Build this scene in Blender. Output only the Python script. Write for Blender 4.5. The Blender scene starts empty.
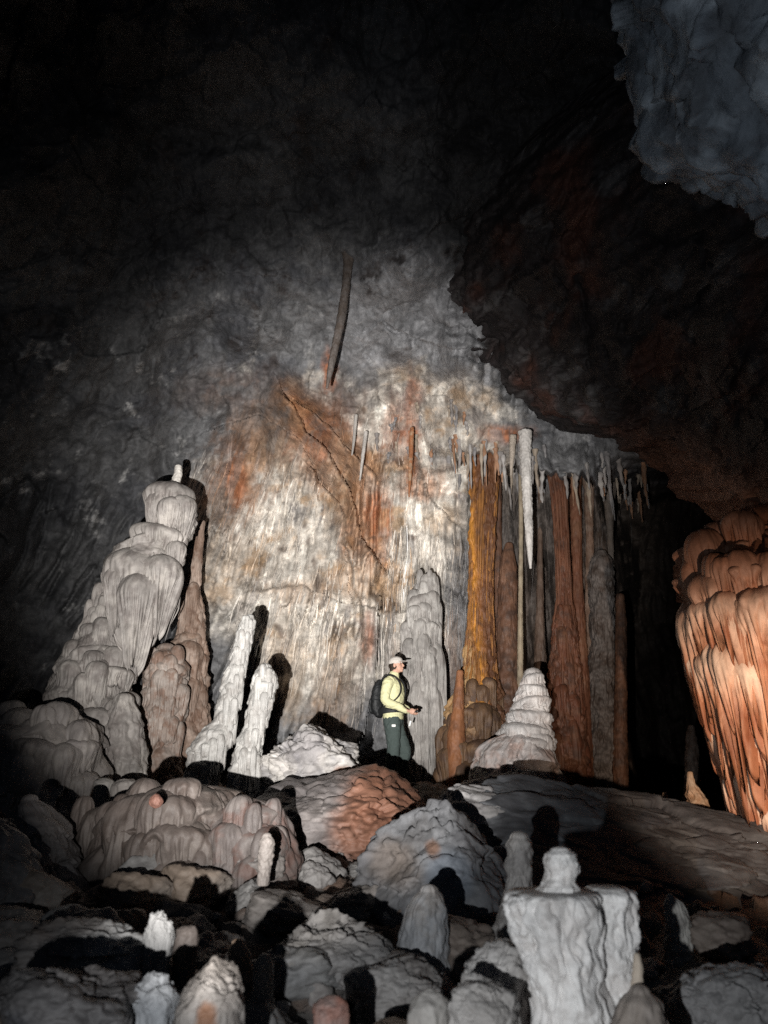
import bpy, bmesh, math, random
import numpy as np
from mathutils import Vector, Matrix
from mathutils.bvhtree import BVHTree

random.seed(7)
S = bpy.context.scene
COL = S.collection
PITCH = math.radians(20.0)
F = 738.0
CAM = np.array([0.0, 0.0, 1.6])
SP, CP = math.sin(PITCH), math.cos(PITCH)

# ------------------------------------------------------------------ helpers
def at(px, py, Y):
    """world point seen at pixel px,py that stands Y metres in front"""
    u, v = (px - 384) / F, (512 - py) / F
    d = np.array([u, CP - SP * v, SP + CP * v])
    return CAM + d * (Y / d[1])

def mpp(px, py, Y):
    """metres per pixel there"""
    v = (512 - py) / F
    return (Y / (CP - SP * v)) / F

def project(D):
    """direction array -> pixel"""
    fw = D[:, 1] * CP + D[:, 2] * SP
    up = -D[:, 1] * SP + D[:, 2] * CP
    ok = fw > 0.05
    fw = np.where(ok, fw, 0.05)
    return 384 + F * D[:, 0] / fw, 512 - F * up / fw

def sst(a, b, x):
    t = np.clip((x - a) / (b - a), 0, 1)
    return t * t * (3 - 2 * t)

_r = np.random.RandomState(11)
PERM = _r.permutation(256).astype(np.int32)
PERM = np.concatenate([PERM, PERM, PERM])
_g = _r.normal(size=(256, 3)); GRAD = (_g / np.linalg.norm(_g, axis=1)[:, None]).astype(np.float32)

def pn(P):
    P = np.asarray(P, dtype=np.float64)
    i = np.floor(P).astype(np.int64); f = (P - i).astype(np.float32); i &= 255
    w = f * f * f * (f * (f * 6 - 15) + 10)
    out = np.zeros(len(P), np.float32)
    for dx in (0, 1):
        wx = w[:, 0] if dx else 1 - w[:, 0]
        a = PERM[(i[:, 0] + dx) & 255]
        for dy in (0, 1):
            wy = wx * (w[:, 1] if dy else 1 - w[:, 1])
            b = PERM[a + ((i[:, 1] + dy) & 255)]
            for dz in (0, 1):
                wz = wy * (w[:, 2] if dz else 1 - w[:, 2])
                g = GRAD[PERM[b + ((i[:, 2] + dz) & 255)]]
                out += wz * (g[:, 0] * (f[:, 0] - dx) + g[:, 1] * (f[:, 1] - dy) + g[:, 2] * (f[:, 2] - dz))
    return out * 1.6

def fbm(P, octv=4, gain=.5, lac=2.07, seed=0.0):
    P = np.asarray(P, dtype=np.float64) + np.array([seed * 7.31, seed * 3.77, seed * 5.13])
    a, s, o = 1.0, 0.0, np.zeros(len(P), np.float32)
    for k in range(octv):
        o += a * pn(P); s += a; a *= gain; P = P * lac + 13.7
    return o / s

def ridged(P, octv=3, gain=.5, lac=2.07, seed=0.0):
    P = np.asarray(P, dtype=np.float64) + np.array([seed * 7.31, seed * 3.77, seed * 5.13])
    a, s, o = 1.0, 0.0, np.zeros(len(P), np.float32)
    for k in range(octv):
        o += a * (1 - np.abs(pn(P)) * 2); s += a; a *= gain; P = P * lac + 13.7
    return o / s

def shards(P, seed=0):
    """broken stone: every cell is a flat tilted chip; returns tilt height, distance to the nearest crack, a value per cell"""
    P = np.asarray(P, np.float64) + np.array([seed * 3.1, seed * 5.7, seed * 2.3])
    I = np.floor(P).astype(np.int64); f = P - I
    n = len(P); F1 = np.full(n, 9.0); F2 = np.full(n, 9.0); best = np.zeros((n, 3)); bid = np.zeros(n, np.int64)
    for dx in (-1, 0, 1):
        for dy in (-1, 0, 1):
            for dz in (-1, 0, 1):
                h = PERM[PERM[PERM[(I[:, 0] + dx) & 255] + ((I[:, 1] + dy) & 255)] + ((I[:, 2] + dz) & 255)]
                v = np.array([dx, dy, dz]) + .5 + .42 * GRAD[h] - f
                d = np.sqrt((v * v).sum(1)); c = d < F1
                F2 = np.where(c, F1, np.minimum(F2, d)); F1 = np.where(c, d, F1)
                best[c] = v[c]; bid[c] = h[c]
    g = GRAD[(bid * 7 + 31) & 255]
    return -(best * g).sum(1), F2 - F1, (bid % 17) / 16 - .5

def mix(a, b, m):
    a = np.asarray(a, np.float32); b = np.asarray(b, np.float32)
    m = np.clip(m, 0, 1)[:, None]
    return a * (1 - m) + b * m

def mesh_from(name, V, faces, mat, col=None, parent=None, smooth=True):
    me = bpy.data.meshes.new(name)
    V = np.asarray(V, np.float32); Fa = np.asarray(faces, np.int32)
    n = Fa.shape[1]
    me.vertices.add(len(V)); me.vertices.foreach_set('co', V.ravel())
    me.loops.add(Fa.size); me.loops.foreach_set('vertex_index', Fa.ravel())
    me.polygons.add(len(Fa))
    me.polygons.foreach_set('loop_start', np.arange(len(Fa), dtype=np.int32) * n)
    me.polygons.foreach_set('loop_total', np.full(len(Fa), n, np.int32))
    me.update(calc_edges=True); me.validate()
    if col is not None:
        set_col(me, col)
    if smooth:
        me.polygons.foreach_set('use_smooth', np.ones(len(me.polygons), bool))
    me.materials.append(mat)
    o = bpy.data.objects.new(name, me); COL.objects.link(o)
    if parent is not None:
        put_under(o, parent)
    return o

def set_col(me, col):
    a = me.color_attributes.new('Col', 'FLOAT_COLOR', 'POINT')
    c = np.ones((len(me.vertices), 4), np.float32); c[:, :3] = np.clip(col, 0.004, .9)
    a.data.foreach_set('color', c.ravel())

def put_under(o, parent):
    o.parent = parent
    bpy.context.view_layer.update()
    o.matrix_parent_inverse = parent.matrix_world.inverted()

def grid_faces(nr, nc, wrap=False):
    r = np.arange(nr - 1)[:, None]; c = np.arange(nc if wrap else nc - 1)[None, :]
    c2 = (c + 1) % nc
    a = r * nc + c; b = r * nc + c2; d = (r + 1) * nc + c; e = (r + 1) * nc + c2
    return np.stack([a, d, e, b], -1).reshape(-1, 4)

def tubes(paths, radii, m=7):
    """many tapered tubes in one go -> verts, faces, index of each vertex's tube"""
    Vs, Fs, Id, off = [], [], [], 0
    th = np.linspace(0, 2 * np.pi, m, endpoint=False)
    for i, (p, r) in enumerate(zip(paths, radii)):
        n = len(p)
        V = np.stack([p[:, 0, None] + r[:, None] * np.cos(th), p[:, 1, None] + r[:, None] * np.sin(th), np.repeat(p[:, 2, None], m, 1)], -1).reshape(-1, 3)
        Vs.append(V); Fs.append(grid_faces(n, m, True) + off); Id.append(np.full(len(V), i)); off += len(V)
    return np.vstack(Vs), np.vstack(Fs), np.concatenate(Id)

def strands(name, prof, Y, mat, cols, parent, seed, ledges, count, wpx, spread=(0, 360), k=1.0, jl=6):
    """dripping ribs on a flowstone body: from each ledge (py, length px) they run down its surface"""
    rs = np.random.RandomState(seed); pr = np.array(prof, float)
    paths, radii = [], []
    for (ly, ln) in ledges:
        for c in range(count):
            th = math.radians(rs.uniform(*spread)); L = ln * rs.uniform(.35, 1.15); y0 = ly + rs.uniform(-jl, jl)
            t = np.linspace(0, 1, 14); yy = y0 + L * t
            cx = np.interp(yy, pr[:, 1], pr[:, 0]); hw = np.interp(yy, pr[:, 1], pr[:, 2])
            h0 = hw[0]
            hw = np.maximum(hw, h0 - .25 * (h0 - hw) - .12 * h0 * t) if rs.uniform() < .3 else hw
            mm = mpp(cx[0], yy[0], Y)
            C = np.array([at(a, b, Y) for a, b in zip(cx, yy)])
            r = hw * mm * (k + .03 * rs.uniform(-1, 1) + .02 * np.sin(t * rs.uniform(2, 9) + c))
            a = th + .018 * np.sin(t * rs.uniform(1, 5) + c) + .015 * rs.normal() * t
            p = np.stack([C[:, 0] + r * np.cos(a), C[:, 1] + r * np.sin(a), C[:, 2]], 1)
            w = wpx * mm * rs.uniform(.55, 1.4) * np.clip(1.15 - t, .12, 1) ** .6 * (1 + .25 * np.sin(t * rs.uniform(8, 20) + c)) * np.minimum(1, t * 8 + .1)
            w[-1] *= .15
            paths.append(p); radii.append(w)
    V, Fa, idx = tubes(paths, radii, 8)
    col = tint(V, cols, seed, 5)
    base = V.mean(0); base[2] = V[:, 2].min()
    o = mesh_from(name, V - base, Fa[:, ::-1], mat, col); o.location = base
    if parent: put_under(o, parent)
    return o

def bells(name, items, Y, mat, cols, parent, seed, fa=.22, fk=3.2, dl=.35, ledge=None, under=None, nth=150, lump=.1, taper=.2, depth=1.0, crown=None):
    """growth tiers of dripstone: items are (centre px, top py, half width px, height px); each a domed cap whose skirt is grooved and ends in drips"""
    Vs, Fs, Cs, off = [], [], [], 0
    n = 64; t = np.linspace(0.02, 1, n); th = np.linspace(0, 2 * np.pi, nth, endpoint=False)
    rs_ = np.random.RandomState(seed)
    for k, it in enumerate(items):
        cx, py, hw, h = it[:4]; tx, ty = rs_.uniform(-.17, .17, 2)
        c = at(cx, py, Y + (it[4] if len(it) > 4 else 0)); mm = mpp(cx, py, Y); sd = seed + k * 1.37
        T, A = np.meshgrid(t, th, indexing='ij'); T = T.ravel(); A = A.ravel(); ct, st = np.cos(A), np.sin(A)
        u = np.clip((T - .4) / .6, 0, 1); dome = np.sin(np.minimum(T / .42, 1) * np.pi / 2) ** .75
        yy = np.where(T < .42, .30 * (1 - np.cos(np.minimum(T / .42, 1) * np.pi / 2)), .30 + .70 * (T - .42) / .58)
        aw = A + .18 * fbm(np.stack([ct * 1.4, st * 1.4, T * 1.2], 1), 2, seed=sd)
        ca, sa = np.cos(aw), np.sin(aw)
        g1 = np.sqrt(np.clip(np.abs(pn(np.stack([ca * fk, sa * fk, T * .5 + sd * 9], 1))) * 2.6, 0, 1))
        g2 = np.sqrt(np.clip(np.abs(pn(np.stack([ca * fk * 2.4, sa * fk * 2.4, T * .8 + sd * 5], 1))) * 2.6, 0, 1))
        g = .65 * g1 + .35 * g2
        edge = .6 * pn(np.stack([ct * 1.5, st * 1.5, T * 0 + sd * 3], 1)) + .9 * (g - .7)
        r = dome * (1 - taper * u ** 1.4) * (1 - fa * sst(.25, .7, T) * (1 - g) * 1.5)
        r = r * (1 + lump * 2 * fbm(np.stack([ct * 1.2, st * 1.2, T * 1.3 + sd * 2], 1), 3, .4)) * np.where(T > .93, 1 - .35 * ((T - .93) / .07) ** 2, 1)
        y = yy * (1 + dl * edge * u)
        V = np.stack([c[0] + hw * mm * r * ct, c[1] + depth * hw * mm * r * st, c[2] - h * mm * y + hw * mm * dome * (tx * ct + ty * st) + .04 * hw * mm * fbm(np.stack([ct * 2, st * 2, T], 1), 2, seed=sd)], 1)
        top = V[:nth].mean(0)
        V = np.vstack([V, top + [0, 0, .01 * hw * mm]])
        F_ = grid_faces(n, nth, True)
        hh = np.arange(0, nth, 2)
        F_ = np.vstack([F_, np.stack([hh, (hh + 1) % nth, (hh + 2) % nth, np.full(len(hh), n * nth)], 1)])
        col = tint(V, cols, sd, 3.5)
        Te = np.append(T, 0.0); ge = np.append(g, .7)
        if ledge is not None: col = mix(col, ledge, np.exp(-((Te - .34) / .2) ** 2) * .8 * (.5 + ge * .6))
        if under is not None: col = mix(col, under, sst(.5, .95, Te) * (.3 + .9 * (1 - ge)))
        if crown: col = mix(col, crown[2], sst(crown[0], crown[1], V[:, 2] + .25 * fbm(V * 2, 3, seed=7)) * .9)  # top painted darker, as if beyond the lamp's reach
        Vs.append(V); Fs.append(F_ + off); Cs.append(col); off += len(V)
    V = np.vstack(Vs); base = V.mean(0); base[2] = V[:, 2].min()
    o = mesh_from(name, V - base, np.vstack(Fs)[:, ::-1], mat, np.vstack(Cs)); o.location = base
    if parent: put_under(o, parent)
    return o

def lobed(tiers, Y, n, seed, size=.42, spread=(185, 355), hvar=.45):
    """each tier broken into overlapping smaller caps that bulge from its front"""
    rs_ = np.random.RandomState(seed); out = []
    for (cx, py, hw, h) in tiers:
        out.append((cx + rs_.uniform(-.05, .05) * hw, py + rs_.uniform(-.1, .1) * h, hw * .86, h))
        for a in np.linspace(spread[0], spread[1], n) + rs_.uniform(-12, 12, n):
            q = math.radians(a); f = size * rs_.uniform(.7, 1.35); rr = (1 - f * .85) * hw
            out.append((cx + rr * math.cos(q), py + h * rs_.uniform(-.28, .4), hw * f, h * rs_.uniform(1 - hvar, 1 + hvar), rr * mpp(cx, py, Y) * math.sin(q)))
    return out

def last():
    return COL.objects[-1]

def tag(o, label=None, cat=None, group=None, kind=None):
    if label: o['label'] = label
    if cat: o['category'] = cat
    if group: o['group'] = group
    if kind: o['kind'] = kind
    return o

def empty(name, loc, rz=0.0):
    o = bpy.data.objects.new(name, None); COL.objects.link(o)
    o.location = loc; o.rotation_euler = (0, 0, rz); o.empty_display_size = .2
    bpy.context.view_layer.update()
    return o

# ------------------------------------------------------------------ materials
def rockmat(name, rough=.62, bump=.5, scale=14.0, spec=.3, contrast=.35, stretch=1.0):
    m = bpy.data.materials.new(name); m.use_nodes = True
    nt = m.node_tree; N = nt.nodes; L = nt.links
    b = N['Principled BSDF']
    at_ = N.new('ShaderNodeAttribute'); at_.attribute_name = 'Col'
    tc = N.new('ShaderNodeTexCoord'); mp = N.new('ShaderNodeMapping')
    mp.inputs['Scale'].default_value = (1, 1, stretch)
    geo = N.new('ShaderNodeNewGeometry')
    L.new(geo.outputs['Position'], mp.inputs['Vector'])
    n1 = N.new('ShaderNodeTexNoise'); n1.inputs['Scale'].default_value = scale
    n1.inputs['Detail'].default_value = 9; n1.inputs['Roughness'].default_value = .68
    n1.inputs['Distortion'].default_value = .4
    L.new(mp.outputs[0], n1.inputs['Vector'])
    n2 = N.new('ShaderNodeTexNoise'); n2.inputs['Scale'].default_value = scale * .22
    n2.inputs['Detail'].default_value = 7; n2.inputs['Roughness'].default_value = .62
    L.new(mp.outputs[0], n2.inputs['Vector'])
    ad = N.new('ShaderNodeMath'); ad.operation = 'ADD'
    L.new(n1.outputs['Fac'], ad.inputs[0]); L.new(n2.outputs['Fac'], ad.inputs[1])
    mr = N.new('ShaderNodeMapRange')
    mr.inputs['From Min'].default_value = .62; mr.inputs['From Max'].default_value = 1.38
    mr.inputs['To Min'].default_value = 1 - contrast; mr.inputs['To Max'].default_value = 1 + contrast
    L.new(ad.outputs[0], mr.inputs['Value'])
    mu = N.new('ShaderNodeMix'); mu.data_type = 'RGBA'; mu.blend_type = 'MULTIPLY'
    mu.inputs['Factor'].default_value = 1
    L.new(at_.outputs['Color'], mu.inputs[6]); L.new(mr.outputs[0], mu.inputs[7])
    L.new(mu.outputs[2], b.inputs['Base Color'])
    bp = N.new('ShaderNodeBump'); bp.inputs['Strength'].default_value = bump
    bp.inputs['Distance'].default_value = .03
    L.new(ad.outputs[0], bp.inputs['Height']); L.new(bp.outputs[0], b.inputs['Normal'])
    b.inputs['Roughness'].default_value = rough
    b.inputs['Specular IOR Level'].default_value = spec
    return m

def plain(name, rgb, rough=.7, spec=.3, scale=40, bump=.15, var=.2, metal=0):
    m = bpy.data.materials.new(name); m.use_nodes = True
    nt = m.node_tree; N = nt.nodes; L = nt.links
    b = N['Principled BSDF']
    tc = N.new('ShaderNodeTexCoord')
    n = N.new('ShaderNodeTexNoise'); n.inputs['Scale'].default_value = scale; n.inputs['Detail'].default_value = 5
    L.new(tc.outputs['Object'], n.inputs['Vector'])
    cr = N.new('ShaderNodeValToRGB')
    cr.color_ramp.elements[0].position = .3; cr.color_ramp.elements[1].position = .7
    cr.color_ramp.elements[0].color = tuple(c * (1 - var) for c in rgb) + (1,)
    cr.color_ramp.elements[1].color = tuple(min(1, c * (1 + var)) for c in rgb) + (1,)
    L.new(n.outputs['Fac'], cr.inputs[0]); L.new(cr.outputs[0], b.inputs['Base Color'])
    bp = N.new('ShaderNodeBump'); bp.inputs['Strength'].default_value = bump; bp.inputs['Distance'].default_value = .01
    L.new(n.outputs['Fac'], bp.inputs['Height']); L.new(bp.outputs[0], b.inputs['Normal'])
    b.inputs['Roughness'].default_value = rough; b.inputs['Specular IOR Level'].default_value = spec
    b.inputs['Metallic'].default_value = metal
    return m

M_WALL = rockmat('cave_wall_limestone', rough=.7, bump=.5, scale=13, contrast=.55)
def wall_streaks(m):
    nt = m.node_tree; N = nt.nodes; L = nt.links
    mu = next(n for n in N if n.bl_idname == 'ShaderNodeMix'); geo = next(n for n in N if n.bl_idname == 'ShaderNodeNewGeometry')
    mp = N.new('ShaderNodeMapping'); mp.inputs['Scale'].default_value = (1, 1, .16); mp.inputs['Rotation'].default_value = (0, .12, 0)
    L.new(geo.outputs['Position'], mp.inputs['Vector'])
    n = N.new('ShaderNodeTexNoise'); n.inputs['Scale'].default_value = 9; n.inputs['Detail'].default_value = 8; n.inputs['Roughness'].default_value = .7
    L.new(mp.outputs[0], n.inputs['Vector'])
    r = N.new('ShaderNodeMapRange'); r.inputs['From Min'].default_value = .33; r.inputs['From Max'].default_value = .67
    r.inputs['To Min'].default_value = .68; r.inputs['To Max'].default_value = 1.28
    L.new(n.outputs['Fac'], r.inputs['Value'])
    m2 = N.new('ShaderNodeMix'); m2.data_type = 'RGBA'; m2.blend_type = 'MULTIPLY'; m2.inputs['Factor'].default_value = 1
    L.new(mu.outputs[2], m2.inputs[6]); L.new(r.outputs[0], m2.inputs[7]); L.new(m2.outputs[2], N['Principled BSDF'].inputs['Base Color'])
wall_streaks(M_WALL)
M_GROUND = rockmat('cave_floor_rubble', rough=.75, bump=.8, scale=9, contrast=.4)
M_ROCK = rockmat('broken_limestone', rough=.6, bump=.35, scale=9, contrast=.42)
M_FLOW = rockmat('wet_flowstone', rough=.55, bump=.4, scale=12, spec=.28, contrast=.48, stretch=.6)
M_CALC = rockmat('white_calcite', rough=.5, bump=.4, scale=14, contrast=.36)
M_NEAR = rockmat('blue_grey_limestone', rough=.62, bump=.9, scale=9, contrast=.5)

# ------------------------------------------------------------------ floor height
def g_h(x, y):
    z = np.interp(y, [0, 2, 3, 4, 5, 6, 7, 8.5, 10, 11, 13, 20], [.25, .42, .56, .66, .76, .88, 1.0, 1.2, 1.46, 1.5, 1.4, 1.3])
    z = z - .16 * np.maximum(x - 1.2, 0) * sst(4, 9, y) + .05 * np.maximum(-x - 2, 0)
    return z

# ------------------------------------------------------------------ rock builders
ICO = {}
def ico(n):
    if n not in ICO:
        bm = bmesh.new(); bmesh.ops.create_icosphere(bm, subdivisions=n, radius=1)
        ICO[n] = (np.array([v.co[:] for v in bm.verts]), np.array([[v.index for v in f.verts] for f in bm.faces]))
        bm.free()
    return ICO[n]

def boulder(name, px, py, hw, hh, Y, cols, label=None, cat='boulder', seed=1, depth=.9, angular=.8, nplanes=14,
            rough=.1, mat=None, sub=6, planes=(), rot=0.0, group=None, parent=None, spots=(), fine=1.0, strata=0.0, seat=True):
    V, Fa = ico(sub); rs = np.random.RandomState(seed)
    N = rs.normal(size=(nplanes, 3)); N /= np.linalg.norm(N, axis=1)[:, None]
    h = rs.uniform(.55, .95, nplanes)
    if len(planes):
        pl = np.array([p[:3] for p in planes], float); pl /= np.linalg.norm(pl, axis=1)[:, None]
        N = np.vstack([N, pl]); h = np.concatenate([h, [p[3] for p in planes]])
    k = 30.0
    acc = np.exp(-k * np.ones(len(V)) * 1.0)
    for n, hh_ in zip(N, h):
        d = V @ n
        q = np.where(d > .05, hh_ / np.maximum(d, .05), 20)
        acc = acc + np.exp(-k * np.minimum(q, 5))
    rad = -np.log(acc) / k
    rad = angular * rad + (1 - angular) * (1 + .25 * fbm(V * 1.3, 2, seed=seed))
    P = V * rad[:, None]
    P = P + V * (rough * (fbm(P * 1.5, 5, .55, seed=seed + .3) + .6 * np.round(2.5 * fbm(P * 1.1, 3, seed=seed + .7)) / 2.5))[:, None]
    if strata:
        q = P @ np.array([.2, .1, 1.0]) * 9 + 1.2 * fbm(P * 1.5, 2, seed=seed + 2)
        P = P * (1 + strata * (np.abs((q % 1) - .5) - .25))[:, None]
    P = P * (1 + .022 * fine * fbm(P * 6, 5, .6, seed=seed + 5))[:, None]
    if angular > .5:
        w_ = (P + .16 * np.stack([fbm(P * 2.0, 3, seed=seed + 20 + q) for q in range(3)], 1)) * [1, 1, 1.5]
        t1, e1, v1 = shards(w_ * 2.1, seed); t2, e2, v2 = shards(w_ * 5.5, seed + 3)
        P = P + V * (.06 * t1 + .035 * v1 + .024 * t2 + .010 * v2 - .022 * sst(.08, 0, e1) - .008 * sst(.10, 0, e2))[:, None] * min(1.4, rough * 9)
    mn, mx = P.min(0), P.max(0)
    P = (P - (mn + mx) / 2) / ((mx - mn) / 2)
    c, s = math.cos(rot), math.sin(rot)
    P = np.stack([P[:, 0] * c - P[:, 2] * s, P[:, 1], P[:, 0] * s + P[:, 2] * c], 1)
    mm = mpp(px, py, Y)
    P = P * np.array([hw * mm, depth * hw * mm, hh * mm]) + at(px, py, Y)
    rel = (P - at(px, py, Y)) / mm
    cz = at(px, py, Y); g = float(g_h(cz[0], cz[1])) - .06
    if seat and P[:, 2].min() > g:
        k = (cz[2] - g) / (cz[2] - P[:, 2].min())
        P[:, 2] = np.where(P[:, 2] < cz[2], cz[2] - (cz[2] - P[:, 2]) * k, P[:, 2])
    col = tint(P, cols, seed)
    for (sx, sy, sr, sc, st) in spots:      # real stains, offsets in the rock's own width
        d = np.hypot(rel[:, 0] - sx * hw, rel[:, 2] - sy * hh) / (sr * hw)
        m = sst(1.2, .5, d + .7 * fbm(P * (1.2 / (hw * mm)), 5, .6, seed=seed + 9))
        col = mix(col, sc, m * st)
    base = Vector((at(px, py, Y)[0], at(px, py, Y)[1], P[:, 2].min()))
    o = mesh_from(name, P - np.array(base), Fa, mat or M_ROCK, col)
    o.location = base
    if parent: put_under(o, parent)
    if label: tag(o, label, cat, group)
    return o

def tint(P, cols, seed, scale=2.2):
    c = np.tile(np.array(cols[0], np.float32), (len(P), 1))
    for i, cc in enumerate(cols[1:]):
        m = sst(-.12, .3, fbm(P * scale * (1 + .6 * i), 5, .6, seed=seed + 3 * i + 1))
        c = mix(c, cc, m * .85)
    return c

def lathe(name, prof, Y, mat, cols, seed=1, nt=260, nth=160, tiers=0, tier_amp=.16, drip=.25, flute=0.0, fk=6.0,
          lump=.08, lk=2.0, depth=1.0, label=None, cat='stalagmite', group=None, parent=None, cap=True, wob=.04,
          dome=None, colf=None, jit=.5, fine=.006, flr=None, fwarp=.25, seat=None):
    """flowstone body whose outline is read down the list (centre px, py, half width px); round in plan"""
    prof = list(prof)
    if (seat if seat is not None else parent is None) and prof[0][1] < prof[-1][1]:
        q = at(prof[-1][0], prof[-1][1], Y); g = float(g_h(q[0], q[1])) - .12
        if q[2] > g:
            prof.append((prof[-1][0], 512 - F * math.tan(math.atan((g - 1.6) / q[1]) - PITCH), prof[-1][2] * 1.08))
    pr = np.array(prof, float)
    L = np.concatenate([[0], np.cumsum(np.abs(np.diff(pr[:, 1])) + .3 * np.abs(np.diff(pr[:, 2])))]); L /= L[-1]
    s = np.linspace(0, 1, nt)
    cx, py, hw = (np.interp(s, L, pr[:, k]) for k in range(3))
    kn = max(3, nt // 40) | 1
    ker = np.hanning(kn + 2)[1:-1]; ker /= ker.sum()
    def sm(a): return np.convolve(np.pad(a, kn // 2, mode='reflect', reflect_type='odd'), ker, mode='valid')
    cx, py, hw = sm(cx), sm(py), np.maximum(sm(hw), .3)
    C = np.array([at(a, b, Y) for a, b in zip(cx, py)])
    mm = np.array([mpp(a, b, Y) for a, b in zip(cx, py)])
    R = hw * mm
    rm = R.mean(); H = abs(C[0, 2] - C[-1, 2])
    th = np.linspace(0, 2 * np.pi, nth, endpoint=False)
    ss, tt = np.meshgrid(s, th, indexing='ij'); ss = ss.ravel(); tt = tt.ravel()
    Rf = np.repeat(R, nth); Cf = np.repeat(C, nth, axis=0)
    ct, st = np.cos(tt), np.sin(tt)
    asp = H / max(rm, 1e-3)
    Q = np.stack([ct, st, ss * asp], 1)
    r = np.ones(len(ss))
    endf = sst(0, .035, ss)
    low = fbm(Q * [1.2, 1.2, .6] * lk * .5, 3, seed=seed)
    if tiers:
        dr = ridged(np.stack([ct * fk * .8, st * fk * .8, ss * asp * .3], 1), 2, seed=seed + 1)
        ph = tiers * ss + jit * fbm(np.stack([ct * 1.1, st * 1.1, ss * tiers * .5], 1), 2, seed=seed + 2) + \
            .45 * fbm(np.stack([ss * tiers, ss * 0, ss * 0], 1), 2, seed=seed + 4) - drip * (dr - .6)
        f = ph - np.floor(ph); idx = np.floor(ph)
        amp = .55 + .9 * (np.abs(np.sin(idx * 12.9898 + seed) * 43758.5453) % 1)
        bulge = np.sqrt(np.clip(f, 0, 1)) * sst(1.0, .84, f)
        r = r + endf * tier_amp * amp * (bulge - .62)
    if flute:
        tw = tt + fwarp * fbm(np.stack([ct * 1.5, st * 1.5, ss * asp * .8], 1), 3, seed=seed + 16)
        gq = np.stack([np.cos(tw) * fk * 1.15, np.sin(tw) * fk * 1.15, ss * asp * .28], 1)
        fl = np.sqrt(np.clip(np.abs(pn(gq + seed)) * 2.6, 0, 1)) * .75 + np.sqrt(np.clip(np.abs(pn(gq * [2.3, 2.3, 1.6] + seed)) * 2.6, 0, 1)) * .25
        if flr: endf = endf * sst(flr[0], flr[0] + .08, ss + .05 * fl) * sst(flr[1] + .06, flr[1] - .06, ss)
        fm = .4 + .8 * sst(-.2, .35, fbm(Q * [1.3, 1.3, .9], 2, seed=seed + 8))
        r = r + endf * flute * fm * 1.15 * (fl - .72)
    r = r + lump * 1.6 * fbm(Q * lk, 3, .38, seed=seed + 3) + fine * fbm(Q * 9, 4, .6, seed=seed + 5)
    wx = wob * fbm(np.stack([ss * asp * .5, ss * 0, ss * 0], 1), 3, seed=seed + 11)
    wy = wob * fbm(np.stack([ss * asp * .5, ss * 0 + 9, ss * 0], 1), 3, seed=seed + 12)
    X = Cf[:, 0] + Rf * (r * ct + wx); Yy = Cf[:, 1] + Rf * depth * (r * st + wy); Z = Cf[:, 2] + .02 * Rf * low
    V = np.stack([X, Yy, Z], 1); Fa = grid_faces(nt, nth, True)
    # close ends
    extra, ef = [], []
    n0 = len(V)
    for flag, row in ((cap, 0), (True, nt - 1)):
        ring = V[row * nth:(row + 1) * nth]; c0 = ring.mean(0)
        dm = (dome if dome is not None else .7) if row == 0 else .2
        sgn = 1 if (row == 0) == (C[0, 2] >= C[-1, 2]) else -1
        prev = row * nth + np.arange(nth)
        steps = 6 if flag else 1
        rr = np.linalg.norm(ring - c0, axis=1).mean()
        for q in range(1, steps):
            a = q / steps * math.pi / 2
            extra.append(c0 + (ring - c0) * math.cos(a) + np.array([0, 0, sgn * rr * math.sin(a) * dm]))
            cur = n0 + sum(len(e) for e in extra[:-1]) + np.arange(nth)
            quad = np.stack([prev, np.roll(prev, -1), np.roll(cur, -1), cur], 1)
            ef.append(quad if row == 0 else quad[:, ::-1]); prev = cur
        extra.append((c0 + np.array([[0, 0, sgn * rr * dm * (1 if flag else 0)]])))
        ci = n0 + sum(len(e) for e in extra[:-1])
        k = len(prev)
        h = np.arange(0, k, 2)
        quad = np.stack([prev[h], prev[(h + 1) % k], prev[(h + 2) % k], np.full(len(h), ci)], 1)
        ef.append(quad if row == 0 else quad[:, ::-1])
    V = np.vstack([V] + extra); Fa = np.vstack([Fa] + ef)
    col = tint(V, cols, seed, 1.1 / max(rm, .05) * .35 + 1.2)
    if colf is not None:
        sfull = np.interp(V[:, 2], [C[-1, 2], C[0, 2]] if C[0, 2] > C[-1, 2] else [C[0, 2], C[-1, 2]], [1, 0] if C[0, 2] > C[-1, 2] else [0, 1])
        ca = np.array([at(pr[:, 0].mean(), pr[:, 1].mean(), Y)])
        col = colf(V, sfull, (V - C.mean(0)) / max(rm, 1e-3), col)
    base = np.array([C[-1, 0], C[-1, 1], V[:, 2].min()]) if C[0, 2] > C[-1, 2] else np.array([C[0, 0], C[0, 1], V[:, 2].max()])
    o = mesh_from(name, V - base, Fa, mat, col)
    o.location = base
    if parent: put_under(o, parent)
    if label: tag(o, label, cat, group)
    return o

# ------------------------------------------------------------------ colours (linear base colours)
PALE = (.50, .47, .42); WHITE = (.62, .60, .57); GREY = (.27, .27, .275); DGREY = (.13, .13, .14)
BLUE = (.22, .25, .29); BROWN = (.17, .11, .08); RUST = (.36, .13, .055); ORANGE = (.52, .19, .045)
TAN = (.42, .31, .21); BUFF = (.36, .31, .27); UMBER = (.10, .065, .05); OCHRE = (.55, .26, .05)

# ------------------------------------------------------------------ cave wall and vault
def smin(ds, k):
    m = np.min(ds, 0)
    return m - k * np.log(sum(np.exp(-(d - m) / k) for d in ds))

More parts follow.
